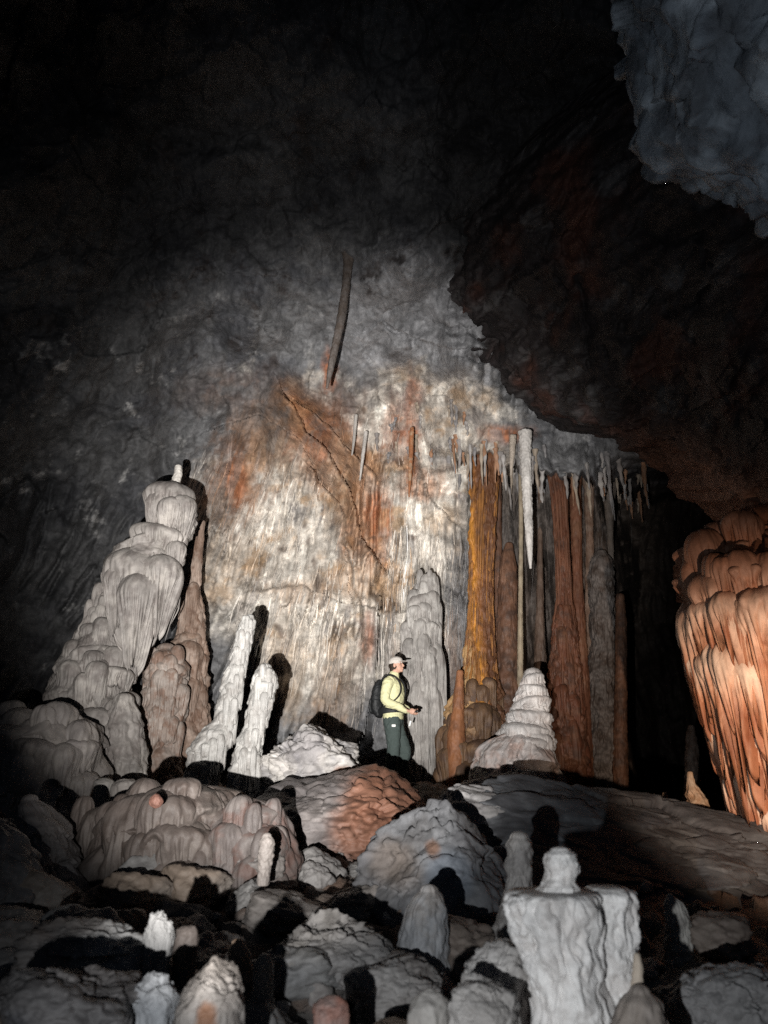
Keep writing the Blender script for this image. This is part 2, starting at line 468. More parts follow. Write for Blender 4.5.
def poly_dist(px, py, pts):
    """distance and signed side to a polyline, in the angular units of the wall"""
    best = np.full(len(px), 1e9); side = np.zeros(len(px))
    for (x0, y0), (x1, y1) in zip(pts[:-1], pts[1:]):
        dx, dy = x1 - x0, y1 - y0; l2 = dx * dx + dy * dy
        t = np.clip(((px - x0) * dx + (py - y0) * dy) / l2, 0, 1)
        ex, ey = px - x0 - t * dx, py - y0 - t * dy
        d = np.hypot(ex, ey); sgn = np.sign(ex * dy - ey * dx)
        up = d < best
        best = np.where(up, d, best); side = np.where(up, sgn, side)
    return best, side

def build_wall():
    def dens(a, b, lo, hi, n, m):
        return np.concatenate([np.linspace(a, lo, m, endpoint=False), np.linspace(lo, hi, n), np.linspace(hi, b, m + 1)[1:]])
    az = np.radians(dens(-85, 80, -38, 38, 660, 50))
    el = np.radians(np.concatenate([np.linspace(-22, -4, 20, endpoint=False), np.linspace(-4, 57, 600), np.linspace(57, 100, 60)[1:]]))
    E, A = np.meshgrid(el, az, indexing='ij'); E = E.ravel(); A = A.ravel()
    D = np.stack([np.sin(A) * np.cos(E), np.cos(A) * np.cos(E), np.sin(E)], 1)
    px, py = project(D)
    infr = (D[:, 1] * CP + D[:, 2] * SP) > .2
    px = np.where(infr, px, -999 * np.sign(-D[:, 0])); py = np.where(infr, py, -900)
    deep = 6.0 * sst(600, 650, px + 12 * np.sin(py * .03)) * sst(455, 520, py) + 1.3 * sst(522, 540, px) * sst(556, 540, px) * sst(540, 580, py)
    inv = 1e-3
    def plane(nx, ny, nz, c):
        d = D @ np.array([nx, ny, nz], float)
        return np.where(d > .02, c / np.maximum(d, .02), 60)
    dback = (12.6 + deep) / np.maximum(D[:, 1], .05)
    dleft = plane(-.93, .37, 0.02, 10.6)
    dright = plane(.9, .44, 0, 12.5)
    dceil = plane(0.0, .53, .85, 12.55)
    dtop = plane(0.05, .1, .99, 11.5)
    dleft2 = plane(-.7, .35, .62, 10.9)
    d = smin([np.minimum(dback, 60), dleft, dright, dceil, dtop, dleft2], .35)
    P0 = D * d[:, None]
    # relief
    wq = P0 + (.25 * fbm(P0 * .8, 3, seed=1))[:, None]
    rel = 1.15 * fbm(P0 * .40, 3, .5, seed=2) + .42 * fbm(P0 * [.95, .95, .8], 4, .5, seed=3)
    rel += .2 * (.28 - np.abs(fbm(wq * 1.15, 3, .5, seed=4))) + .07 * (.28 - np.abs(fbm(wq * 3.1, 3, .5, seed=5)))
    x, z = P0[:, 0], P0[:, 2]
    slant = np.interp(px, [150, 300, 420, 600], [.42, .22, .03, -.03])
    xs = x + -slant * z + .12 * fbm(P0 * .9, 3, seed=17)
    low = sst(430, 520, py + 60 * fbm(P0 * .9, 2, seed=6))
    reg = sst(-.2, .1, fbm(P0 * [.8, .8, .5], 3, seed=7))
    regR = np.maximum(reg, sst(370, 420, px))
    fl = np.sqrt(np.clip(np.abs(pn(np.stack([xs * 2.4, P0[:, 1] * .4, z * .33], 1) + 8)) * 2.6, 0, 1))
    fl2 = np.sqrt(np.clip(np.abs(pn(np.stack([xs * 6.5, P0[:, 1] * .4, z * .5], 1) + 9)) * 2.6, 0, 1))
    rel -= low * regR * (.34 * (fl - .65) + .15 * (fl2 - .65))
    # drapery shelves: rows that end in fringes
    dr = ridged(np.stack([xs * 5, P0[:, 1] * .5, z * .3], 1), 2, seed=10)
    ph = z * .55 + .4 * x + 1.1 * fbm(P0 * [.6, .6, .5], 3, seed=11) + .32 * (dr - .5)
    f = ph - np.floor(ph)
    rel += -.38 * low * (np.sqrt(1 - f) * sst(0, .10, f) - .5) * sst(-.12, .2, fbm(P0 * .7, 2, seed=12))
    # the shelf of roof the columns stand under
    shl = np.interp(px, [380, 440, 500, 560, 650], [440, 452, 466, 480, 498]) + 16 * fbm(P0 * [1.6, 1.6, .1], 3, seed=18) + 10 * (ridged(np.stack([x * 5, x * 0, x * 0], 1), 2, seed=19) - .5)
    rel -= 1.9 * sst(shl + 4, shl - 8, py) * sst(shl - 190, shl - 40, py) * sst(400, 500, px) * sst(720, 640, px)
    # ledges and cracks with a place of their own
    lines_ = []
    for pts, w, dep in ([(285, 395), (305, 430), (330, 455), (350, 490), (362, 540), (378, 560)], 13, .62), \
                       ([(296, 402), (330, 425), (350, 450), (370, 470)], 9, .4), \
                       ([(310, 470), (335, 500), (345, 520), (352, 548)], 9, .35), \
                       ([(380, 600), (376, 650), (372, 700), (356, 750)], 6, .65), ([(392, 560), (386, 640), (384, 700)], 5, -.16), \
                       ([(262, 590), (300, 584), (345, 604), (400, 612)], 8, .2), ([(215, 430), (260, 415), (300, 440), (318, 480), (322, 520)], 10, .3), ([(345, 560), (352, 610), (340, 680)], 7, .3), ([(420, 470), (436, 505), (452, 520)], 8, .3), ([(232, 440), (224, 510)], 12, -.4), ([(350, 560), (366, 640), (361, 700)], 12, -.3), \
                       ([(470, 360), (508, 372), (520, 395)], 9, .4), ([(400, 330), (440, 345), (480, 350)], 9, -.2):
        dd, sd = poly_dist(px + 5 * fbm(P0 * 2.2, 2, seed=13), py + 5 * fbm(P0 * 2.2, 2, seed=14), pts)
        rel += dep * np.where(sd > 0, np.exp(-(dd / w) ** 2), -.7 * np.exp(-(dd / (w * 1.8)) ** 2))
        lines_.append((dd, w))
    wp = P0 + .25 * fbm(P0 * 1.4, 3, seed=51)[:, None]
    t1, e1, v1 = shards(wp * [1.1, 1.1, .8], 52); t2, e2, v2 = shards(wp * [2.8, 2.8, 1.9], 53)
    up = .35 + .65 * sst(470, 380, py + 40 * fbm(P0, 2, seed=54))
    rel += up * (.16 * t1 + .10 * v1 + .055 * t2 + .03 * v2 + .012 * sst(.08, 0, e1) + .008 * sst(.1, 0, e2))
    rel += .05 * fbm(P0 * 5, 5, .62, seed=15)
    # rounded bulges of the vault
    for (bx, by, br, bd) in ((415, 280, 60, .7), (475, 355, 32, .5), (350, 330, 40, .3), (150, 420, 70, .5), (250, 300, 60, .4)):
        rel -= bd * np.exp(-((px - bx) ** 2 + (py - by) ** 2) / br ** 2)
    d = d + rel
    P = D * d[:, None] + CAM
    # colour of the stone, with lamp falloff and shade painted in
    n1 = fbm(P0 * .8, 5, .6, seed=21); n2 = fbm(P0 * 1.9, 5, .65, seed=22)
    n3 = fbm(np.stack([xs * 3.4, P0[:, 1] * .6, z * .5], 1), 5, .65, seed=23)
    n4 = fbm(P0 * 4.5 + n2[:, None], 5, .68, seed=26)
    n5 = fbm(np.stack([xs * 9, P0[:, 1] * .8, z * 1.0], 1), 4, .65, seed=27)
    strk = np.where(py > 430, n3 + .5 * n5, n2 + .6 * n4)
    col = np.tile(np.array((.20, .20, .205), np.float32), (len(P), 1))
    col = mix(col, (.11, .112, .122), sst(-.1, .3, n1 + .3 * n4))
    col *= (1 - .62 * sst(270, 120, px + 60 * n1) * sst(900, 700, py))[:, None]  # dim light on the left wall painted as darker stone
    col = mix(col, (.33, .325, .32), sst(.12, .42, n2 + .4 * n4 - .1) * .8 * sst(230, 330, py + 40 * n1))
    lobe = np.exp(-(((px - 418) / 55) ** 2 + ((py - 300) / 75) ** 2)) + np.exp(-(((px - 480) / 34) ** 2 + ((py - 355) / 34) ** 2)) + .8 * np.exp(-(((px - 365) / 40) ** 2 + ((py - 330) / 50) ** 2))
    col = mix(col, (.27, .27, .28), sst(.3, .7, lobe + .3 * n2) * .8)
    col *= (1 - .5 * sst(330, 200, py + 60 * n1) * sst(.7, .2, lobe))[:, None]  # light fading with height, painted into the upper wall
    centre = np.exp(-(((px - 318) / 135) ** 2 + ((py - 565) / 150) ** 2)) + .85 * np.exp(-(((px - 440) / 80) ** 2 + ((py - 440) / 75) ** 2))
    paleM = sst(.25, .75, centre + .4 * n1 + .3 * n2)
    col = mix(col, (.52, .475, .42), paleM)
    col = mix(col, (.82, .775, .70), paleM * sst(-.05, .28, strk) * .92)
    col = mix(col, (.20, .185, .18), paleM * sst(.05, .35, -n2 - .5 * n5) * .8)
    col = mix(col, (.34, .225, .13), paleM * sst(.05, .4, fbm(P0 * 1.3, 4, seed=24) + .4 * n4) * .85)
    warp = .75 * n2 + .55 * n3 + .25 * n4
    for (sx, sy, rx, ry, cc, st) in (
            (240, 472, 34, 52, (.36, .19, .10), .8), (236, 476, 12, 36, RUST, .8), (285, 445, 50, 45, (.36, .24, .15), .7), (300, 425, 60, 42, BROWN, .7), (330, 440, 40, 38, RUST, .6),
            (362, 500, 26, 62, (.44, .21, .09), .75), (378, 520, 16, 40, RUST, .9), (345, 480, 18, 45, TAN, .8), (345, 400, 30, 26, UMBER, .7),
            (412, 440, 8, 60, RUST, .9), (425, 485, 30, 18, ORANGE, .55), (440, 520, 28, 16, TAN, .7), (505, 434, 26, 10, RUST, .9),
            (500, 480, 20, 30, TAN, .5), (398, 425, 16, 34, RUST, .75), (330, 695, 24, 36, (.3, .17, .08), .8), (368, 640, 8, 30, RUST, .7),
            (355, 580, 34, 22, (.5, .3, .16), .7), (305, 592, 40, 12, (.45, .28, .16), .6), (290, 670, 26, 50, (.38, .27, .17), .6),
            (235, 390, 70, 26, BROWN, .5), (215, 560, 40, 50, (.3, .22, .15), .6), (395, 700, 10, 50, (.3, .17, .09), .7), (450, 660, 20, 50, (.3, .2, .14), .6),
            (330, 370, 8, 22, RUST, .9), (600, 640, 120, 120, UMBER, .8), (500, 700, 60, 60, UMBER, .8), (416, 392, 9, 14, RUST, .8)):
        dd = np.sqrt(((px - sx) / rx) ** 2 + ((py - sy) / ry) ** 2) + 1.2 * warp
        col = mix(col, cc, sst(1.3, .4, dd) * st * (.35 + .65 * sst(-.22, .18, strk)))
    col = mix(col, (.055, .045, .042), sst(.18, .5, -n2 + .3 * n1 - .3 * n4) * sst(430, 330, py) * .85)     # manganese patches high up
    for dd, w in lines_[:3]:
        col = mix(col, (.34, .17, .08), np.exp(-(dd / (w * 1.1)) ** 2) * sst(-.3, .2, n2) * .75)
        col = mix(col, (.07, .045, .035), np.exp(-(dd / 2.2) ** 2) * sst(-.2, .25, n4) * .6)
    crk = ridged(wq * [.9, .9, .6], 3, .5, seed=28)
    col = mix(col, (.09, .06, .045), sst(.80, .92, crk) * .7 * paleM)
    col = mix(col, (.05, .045, .045), sst(585, 640, px) * sst(430, 480, py))  # shade of the recess painted into its wall
    col = mix(col, (.03, .028, .028), sst(380, 470, px + 40 * n1) * sst(300, 210, py + 50 * n1) * .9)  # beam falloff above the overhang, painted as near-black stone
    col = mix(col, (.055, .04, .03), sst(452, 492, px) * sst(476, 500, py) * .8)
    col *= (1 + .55 * n4)[:, None]
    G0 = grid_faces(len(el), len(az))
    # ribs of flowstone running down the curtain wall, part of the same surface
    T = BVHTree.FromPolygons([tuple(v) for v in P], [tuple(q) for q in G0])
    rs = np.random.RandomState(77); paths, radii, kinds = [], [], []
    zones = [((378, 470), (520, 660), 300, (18, 90)), ((240, 345), (560, 660), 170, (15, 60)), ((185, 300), (440, 540), 130, (14, 50)),
             ((470, 640), (470, 520), 150, (20, 110)), ((330, 385), (640, 700), 40, (30, 70)), ((330, 440), (395, 470), 60, (10, 36)), ((300, 470), (430, 560), 90, (10, 40))]
    for (xa, xb), (ya, yb), cnt, (la, lb) in zones:
        for c in range(cnt):
            x0 = rs.uniform(xa, xb); y0 = rs.uniform(ya, yb); L = rs.uniform(la, lb)
            sl = np.interp(x0, [180, 300, 400, 640], [-.42, -.24, -.04, .0]); w0 = rs.uniform(.3, 1.0) * (1 if rs.uniform() < .85 else 1.7)
            pts = []; fi = None
            for t in np.linspace(0, 1, 9):
                q = at(x0 + sl * L * t + 1.2 * math.sin(6 * t + c), y0 + L * t, 10) - CAM
                h = T.ray_cast(Vector(CAM), Vector(q).normalized())
                if h[0] is None: break
                if len(pts) == 3: fi = G0[h[2]][0]
                pts.append(np.array(h[0]) - q / np.linalg.norm(q) * .003)
            if len(pts) < 9 or np.abs(np.diff([p[1] for p in pts])).max() > .5: continue
            pts = np.array(pts); t = np.linspace(0, 1, 9)
            paths.append(pts); radii.append(w0 * .0175 * np.clip(1.1 - t, .1, 1) ** .5 * np.minimum(1, .2 + t * 5)); kinds.append(col[fi] * rs.uniform(.85, 1.35) + (.03 if y0 > 500 else 0))
    V2, F2, idx = tubes(paths, radii, 6)
    c2 = np.array(kinds)[idx] * (1 + .4 * fbm(V2 * 4, 3, seed=78))[:, None]
    px2, py2 = project(V2 - CAM)
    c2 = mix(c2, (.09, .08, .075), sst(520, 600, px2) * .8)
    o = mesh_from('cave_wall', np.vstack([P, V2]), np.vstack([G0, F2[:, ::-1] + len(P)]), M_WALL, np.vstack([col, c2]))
    return tag(o, kind='structure')

wall = build_wall()

def bvh_of(o):
    me = o.data
    co = np.zeros(len(me.vertices) * 3, np.float32); me.vertices.foreach_get('co', co)
    V = [tuple(v) for v in co.reshape(-1, 3)]
    Fi = [tuple(p.vertices) for p in me.polygons]
    return BVHTree.FromPolygons(V, Fi)
WALL_T = bvh_of(wall)
def on_wall(px, py):
    d = at(px, py, 10) - CAM
    h = WALL_T.ray_cast(Vector(CAM), Vector(d).normalized())
    return np.array(h[0]) if h[0] is not None else at(px, py, 12.6)

# ------------------------------------------------------------------ overhanging roof on the right, its shade built into outline and colour
def build_overhang():
    lip = np.array([(700, -40, 7.6), (600, 70, 8.6), (505, 152, 9.7), (412, 222, 10.6), (398, 246, 10.8), (420, 290, 10.9), (438, 338, 11.0), (472, 356, 11.1),
                    (505, 386, 11.0), (590, 426, 10.0), (680, 466, 8.6), (768, 530, 7.0), (860, 600, 5.6), (960, 690, 4.6)], float)
    upp = np.array([(880, -220, 5.6), (870, -190, 5.4), (870, -150, 5.2), (880, -90, 5.0), (890, -60, 4.9), (900, -20, 4.8), (910, 20, 4.7), (930, 60, 4.6),
                    (950, 110, 4.5), (960, 170, 4.3), (980, 240, 4.2), (1000, 320, 4.0), (1040, 420, 3.8), (1080, 500, 3.6)], float)
    A = np.array([at(*p) for p in lip]); B = np.array([at(*p) for p in upp])
    ns, nt = 420, 330
    L = np.concatenate([[0], np.cumsum(np.linalg.norm(np.diff(A, axis=0), axis=1))]); L /= L[-1]
    s = np.linspace(0, 1, ns)
    a = np.stack([np.interp(s, L, A[:, k]) for k in range(3)], 1); b = np.stack([np.interp(s, L, B[:, k]) for k in range(3)], 1)
    t = np.concatenate([np.linspace(-.12, 0, 40, endpoint=False), np.linspace(0, 1, nt - 40)])
    sv, tv = np.meshgrid(np.arange(ns), t, indexing='ij'); sv = sv.ravel(); tv = tv.ravel()
    a_, b_ = a[sv], b[sv]
    tp = np.maximum(tv, 0)
    P = a_ * (1 - tp[:, None]) + b_ * tp[:, None]
    belly = np.sin(np.pi * np.clip(tp, 0, 1)) * .12
    dirc = P - CAM; dirc /= np.linalg.norm(dirc, axis=1)[:, None]
    P = P - dirc * belly[:, None]
    back = np.where(tv < 0, -tv / .12, 0)
    P = P + np.stack([.4 * back, 2.2 * back, .9 * back], 1) + (np.where(tp < .06, (1 - tp / .06) ** 2, 0) * .25)[:, None] * dirc
    wob_ = (1.1 * fbm(np.stack([sv * .022, sv * 0, sv * 0], 1), 4, .6, seed=37) + .5 * fbm(P * 1.3, 5, .6, seed=38)) * np.clip(1 - tp * 2.2, 0, 1) * sst(1.0, .55, s[sv])
    P = P + np.array([-.8, 0, -.35]) * wob_[:, None]
    n = .4 * fbm(P * .55, 3, seed=31) + .3 * (.25 - np.abs(fbm(P * np.array([1.0, .7, 2.2]), 4, .55, seed=32))) + .07 * fbm(P * 4, 5, .6, seed=33)
    wp = P + .3 * fbm(P * 1.2, 3, seed=55)[:, None]
    t1, e1, v1 = shards(wp * [.9, .7, 1.4], 56); t2, e2, v2 = shards(wp * [2.2, 1.8, 3.4], 57)
    n = n + .2 * t1 + .12 * v1 + .07 * t2 + .04 * v2 - .05 * sst(.1, 0, e1)
    nrm = np.array([-.25, -.65, -.72])
    P = P + nrm * (n * sst(-.02, .04, tv))[:, None] + dirc * (.12 * fbm(P * 1.6, 3, seed=34))[:, None]
    n2 = fbm(P * [1.4, 1.0, 3.0], 5, .6, seed=35)
    col = np.tile(np.array((.026, .021, .021), np.float32), (len(P), 1))  # near-black base colour stands for the roof's shadow
    col = mix(col, (.085, .08, .08), sst(.08, .4, n2) * .9)
    col = mix(col, (.075, .03, .02), sst(.0, .4, fbm(P * .9, 4, seed=36)) * .85)
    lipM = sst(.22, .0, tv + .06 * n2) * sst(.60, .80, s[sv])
    col = mix(col, (.30, .16, .11), lipM * .9)  # warm light along the lip, painted as a paler rust tone
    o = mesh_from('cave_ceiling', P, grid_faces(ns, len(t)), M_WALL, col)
    return tag(o, kind='structure')
ceil = build_overhang()

# near rock of the roof, top right
near = boulder('rock_outcrop', 870, -40, 258, 330, 3.2, [(.14, .16, .185), (.30, .33, .36), (.07, .075, .085)], 'blue grey rough rock outcrop jutting from the roof at the top right', 'rock outcrop',
               seed=5, depth=.8, angular=.6, nplanes=4, rough=.16, mat=M_NEAR, sub=7, planes=[(-.72, -.2, -.55, .74), (-1, -.3, .25, .8)], fine=1.6, seat=False)

# ------------------------------------------------------------------ ground
def build_ground():
    az = np.radians(np.linspace(-70, 70, 560)); r = np.exp(np.linspace(math.log(.8), math.log(24), 460))
    R, A = np.meshgrid(r, az, indexing='ij'); R = R.ravel(); A = A.ravel()
    x, y = R * np.sin(A), R * np.cos(A)
    z = g_h(x, y)
    P = np.stack([x, y, z], 1)
    flat = 1 - np.exp(-(((x - .1) / .5) ** 2 + ((y - 10.5) / .5) ** 2))
    n = .16 * fbm(P * 1.1, 4, .55, seed=41) - .1 * (np.abs(fbm(P * 2.6, 3, seed=42)) - .2) * 1.5 + .03 * fbm(P * 9, 4, .6, seed=43)
    t1, e1, v1 = shards(P * 2.6 + .2 * fbm(P * 3, 2, seed=45)[:, None], 46); t2, e2, v2 = shards(P * 7, 47)
    n = n + .11 * t1 + .08 * v1 + .03 * t2 + .02 * v2
    P[:, 2] += n * flat
    col = tint(P, [(.15, .135, .125), (.22, .20, .185), (.09, .078, .07), (.19, .12, .085)], 44, 1.6)
    o = mesh_from('ground', P, grid_faces(len(r), len(az))[:, ::-1], M_GROUND, col)
    return tag(o, kind='structure')
ground = build_ground()
GT = bvh_of(ground)
def gz(x, y):
    h = GT.ray_cast(Vector((x, y, 6)), Vector((0, 0, -1)))
    return h[0].z if h[0] is not None else 0

# ------------------------------------------------------------------ left giant stalagmite
root = empty('stalagmite', at(110, 760, 9.6))
tag(root, 'giant grey stalagmite with hanging drapery and a thin finger on its bulbous top', 'stalagmite')
GM = [(.25, .23, .215), (.34, .315, .29), (.17, .15, .14)]
lathe('tip', [(178.5, 467, 3.5), (178, 474, 4.2), (176, 481, 4.5), (173, 492, 6)], 9.6, M_CALC, [(.55, .52, .48)], seed=1, nt=50, nth=40, lump=.12, parent=root)
lathe('cap', [(174, 485, 6.7), (172, 490, 15.1), (172, 500, 20.6), (173, 512, 21.4), (176, 522, 18.5), (181, 532, 12.6), (184, 539, 7.6)], 9.6, M_FLOW, GM, seed=2, nt=160, nth=200,
      tiers=1.6, tier_amp=.14, flute=.3, fk=3.5, lump=.16, flr=(.3, .9), parent=root)
lathe('shaft', [(163, 520, 11.8), (161, 528, 18.5), (158, 540, 24.4), (147, 552, 30.2), (143, 565, 32.3), (142, 580, 32.8), (143, 595, 30.2), (144, 610, 26.5), (140, 625, 20.2), (137, 640, 15.1), (136, 652, 10.9)], 9.55, M_FLOW, GM, seed=3,
      nt=340, nth=280, tiers=2.2, tier_amp=.26, drip=.3, flute=.38, fk=3.6, fwarp=.3, lump=.15, flr=(.35, 1.1), parent=root)
bells('tier', lobed([(101, 584, 8, 26), (98, 603, 13, 34), (100, 624, 22, 36), (98, 648, 34, 38), (95, 670, 43, 36), (91, 692, 48, 44), (92, 718, 48, 60)], 9.75, 6, 6, .36), 9.75, M_FLOW, GM, root, 401, .2, 3.4, .3)
bells('drapery', [(160, 526, 28, 48), (145, 548, 39, 96), (163, 556, 21, 74, -.28), (126, 562, 19, 66, -.26), (144, 572, 22, 84, -.34), (177, 541, 10, 36, -.2)], 9.5, M_FLOW, GM, root, 402, .42, 2.6, .25, taper=.62, lump=.14, nth=220)
bells('drapery', [(172, 484, 25, 56), (160, 492, 13, 44, -.14), (184, 496, 14, 48, -.14), (172, 498, 13, 42, -.22)], 9.55, M_FLOW, GM, root, 403, .4, 2.6, .25, taper=.6, lump=.12)
strands('drapery_rib', GSH := [(163, 520, 14), (161, 528, 22), (158, 540, 29), (147, 552, 36), (143, 565, 38.5), (142, 580, 39), (143, 595, 36), (144, 610, 31.5), (140, 625, 24), (137, 640, 18), (136, 652, 13)], 9.55, M_FLOW, GM, root, 301, [(566, 55), (576, 70)], 22, 1.2, (170, 370), .96)
lathe('side_lobe', [(174, 538, 5), (177, 550, 9), (177, 562, 8), (175, 572, 4)], 9.4, M_FLOW, GM, seed=4, nt=80, nth=80, lump=.15, parent=root)
lathe('base', [(101, 586, 5.6), (99, 600, 8.0), (97, 622, 15.2), (98, 640, 24.0), (98, 655, 30.4), (94, 668, 35.2), (90, 685, 37.6), (88, 702, 40.0), (94, 716, 38.4), (100, 740, 36.8), (104, 770, 36.8), (106, 800, 40.0)], 9.8, M_FLOW, GM, seed=5, nt=380, nth=260,
      tiers=5, tier_amp=.12, drip=.2, flute=.1, fk=4, lump=.13, lk=2.0, jit=.6, parent=root, seat=True)
lathe('pillar', [(124, 700, 10), (124, 712, 15), (124, 730, 19), (122, 760, 23), (120, 800, 30)], 9.3, M_FLOW, GM, seed=6, nt=120, nth=120, tiers=1.5, flute=.1, lump=.15, parent=root, seat=True)

lathe('flowstone_mound', [(42, 711, 6), (42, 713, 22), (42, 717, 38), (44, 724, 52), (44, 745, 60), (42, 765, 64), (42, 785, 66), (42, 800, 70)], 8.6, M_FLOW, [(.21, .19, .18), (.28, .255, .235)], seed=7, nt=220, nth=240,
      tiers=2.4, tier_amp=.16, flute=.04, fk=3, lump=.24, lk=1.6, depth=.9, jit=1.0, dome=.25, label='rounded grey flowstone mound at the foot of the giant stalagmite', cat='flowstone')
bells('lobe', lobed([(40, 713, 42, 46), (42, 736, 58, 60), (60, 752, 46, 50), (20, 750, 44, 50)], 8.5, 7, 34, .36, (190, 350)), 8.5, M_FLOW, [(.21, .19, .18), (.28, .255, .235)], last(), 410, .16, 2.4, .4, lump=.2, nth=120)

BR = [(.22, .155, .12), (.30, .235, .195), (.14, .085, .06)]
lathe('stalagmite', [(202, 522, 3), (198, 555, 4.5), (193, 590, 7), (192, 602, 10.5), (192, 620, 12.5), (190, 638, 14), (186, 650, 22), (186, 668, 22), (188, 700, 19), (188, 745, 24)], 11.2, M_FLOW, BR, seed=8, nt=280, nth=160,
      tiers=4, tier_amp=.22, flute=.14, fk=4, lump=.14, label='brown stalagmite with a long thin spire, behind the giant one', cat='stalagmite')
bells('tier', lobed([(192, 594, 11.5, 46), (189, 630, 17, 40), (186, 652, 22, 44), (187, 684, 21, 44)], 11.15, 4, 9, .45), 11.15, M_FLOW, BR, last(), 404, .3, 2.6, .3)
lathe('stalagmite', [(166, 650, 10), (166, 656, 17), (168, 668, 22), (166, 685, 20), (165, 700, 22), (163, 716, 23), (161, 732, 21), (160, 745, 20)], 10.5, M_FLOW, [(.27, .22, .19), (.34, .30, .27), (.18, .11, .08)], seed=9, nt=200, nth=180,
      tiers=4.3, tier_amp=.24, drip=.15, flute=.06, fk=4, lump=.12, label='squat tiered stalagmite between the giant one and the white pair', cat='stalagmite')
bells('tier', lobed([(166, 648, 19, 34), (167, 670, 22, 36), (165, 694, 21.5, 34), (162, 714, 22, 36)], 10.45, 4, 8, .45), 10.45, M_FLOW, [(.27, .22, .19), (.34, .30, .27), (.18, .11, .08)], last(), 405, .22, 2.8, .25)

# ------------------------------------------------------------------ white pair
WC = [(.34, .33, .315), (.40, .39, .37), (.25, .235, .22)]
lathe('stalagmite', [(250, 617, 4.3), (247, 622, 7.7), (244, 640, 8.6), (239, 660, 9.0), (233, 680, 10.8), (230, 698, 12.0), (224, 722, 11.6), (216, 733, 17.2), (208, 748, 18.5), (204, 765, 17.2), (199, 785, 16.3), (195, 806, 18.9)], 8.8, M_CALC, WC, seed=10, nt=320, nth=150,
      tiers=11, tier_amp=.2, drip=.15, lump=.13, lk=1.7, label='taller of the two white stalagmites standing side by side', cat='stalagmite', jit=.8)
bells('tier', lobed([(249, 619, 7.0, 16), (245, 632, 8.4, 20), (241, 648, 8.4, 20), (238, 664, 9.2, 20), (234, 680, 10.6, 22), (231, 696, 11.4, 22), (227, 712, 11.0, 22), (217, 728, 15.8, 20), (210, 742, 18.0, 24), (206, 760, 17.6, 26), (200, 780, 16.7, 34)], 8.75, 4, 31, .30), 8.75, M_CALC, WC, last(), 431, .16, 2.4, .3, nth=90, lump=.16)
lathe('stalagmite', [(265, 668, 6.9), (265, 674, 10.8), (264, 685, 12.9), (260, 705, 12.0), (255, 728, 11.6), (248, 748, 13.3), (244, 768, 14.2), (240, 790, 14.2), (238, 808, 16.3)], 8.7, M_CALC, WC, seed=12, nt=260, nth=150,
      tiers=8, tier_amp=.2, drip=.15, lump=.13, lk=1.7, label='shorter stouter one of the two white stalagmites', cat='stalagmite', jit=.8)
bells('tier', lobed([(265, 668, 9.7, 18), (264, 680, 12.3, 22), (261, 697, 11.9, 22), (257, 714, 11.4, 22), (252, 732, 12.3, 22), (248, 750, 13.6, 26), (243, 772, 14.1, 36)], 8.65, 4, 32, .30), 8.65, M_CALC, WC, last(), 432, .16, 2.4, .3, nth=90, lump=.16)

# ------------------------------------------------------------------ column behind the person, orange columns
lathe('flowstone_column', RIBC := [(426, 588, 12.0), (424, 605, 13.6), (423, 625, 16.0), (420, 650, 17.6), (422, 672, 17.6), (425, 684, 16.0), (425, 696, 12.0), (425, 715, 9.6), (424, 740, 9.6), (424, 765, 12.8)], 12.0, M_FLOW,
      [(.40, .38, .36), (.50, .48, .46), (.28, .26, .25)], seed=13, nt=360, nth=260, tiers=6, tier_amp=.4, drip=.22, flute=.26, fk=3.5, fwarp=.2, lump=.16, jit=.7, flr=(.35, 1.1), label='grey ribbed flowstone column right behind the caver', cat='column')
bells('tier', lobed([(428, 572, 11, 30), (424, 594, 17, 34), (421, 616, 20, 36), (420, 640, 22, 44), (424, 668, 20, 80)], 11.9, 5, 7, .42), 11.9, M_FLOW, [(.33, .31, .29), (.42, .40, .375), (.25, .23, .215)], last(), 406, .42, 2.6, .4, nth=200)
strands('drapery_rib', RIBC, 12.0, M_FLOW, [(.46, .44, .42), (.54, .52, .5)], bpy.data.objects['flowstone_column'], 302, [(640, 22), (668, 30), (680, 55), (690, 70)], 16, 1.0, (180, 360), .97)
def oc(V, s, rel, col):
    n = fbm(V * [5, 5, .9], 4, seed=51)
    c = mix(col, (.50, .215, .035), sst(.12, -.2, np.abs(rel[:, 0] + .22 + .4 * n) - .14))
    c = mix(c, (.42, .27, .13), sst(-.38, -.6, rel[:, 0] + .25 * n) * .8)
    c = mix(c, (.10, .045, .025), sst(.0, .3, rel[:, 0] + .3 * n) * .85)  # shaded right side painted dark brown
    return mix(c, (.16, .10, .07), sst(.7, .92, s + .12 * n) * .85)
lathe('column', OCP := [(485, 462, 15), (485, 472, 13.5), (484, 490, 12.9), (482, 530, 12.5), (481, 570, 11.6), (480.5, 605, 11.6), (480, 640, 13.8), (479.5, 668, 16.3), (478, 690, 21.5), (475, 712, 28.4), (472, 735, 32.7), (472, 760, 34.4), (474, 790, 36.1)], 11.8, M_FLOW,
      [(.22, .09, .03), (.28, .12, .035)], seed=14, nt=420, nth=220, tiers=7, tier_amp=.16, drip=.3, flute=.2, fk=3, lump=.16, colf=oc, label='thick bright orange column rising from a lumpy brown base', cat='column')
bells('tier', lobed([(479, 684, 22, 34), (476, 706, 31, 36), (472, 730, 37, 40), (472, 756, 40, 44)], 11.7, 6, 42, .34), 11.7, M_FLOW, [(.12, .07, .04), (.17, .10, .055), (.09, .055, .04)], last(), 451, .25, 2.4, .4, nth=100, lump=.18)
DB = [(.11, .055, .034), (.15, .08, .05), (.06, .037, .028)]
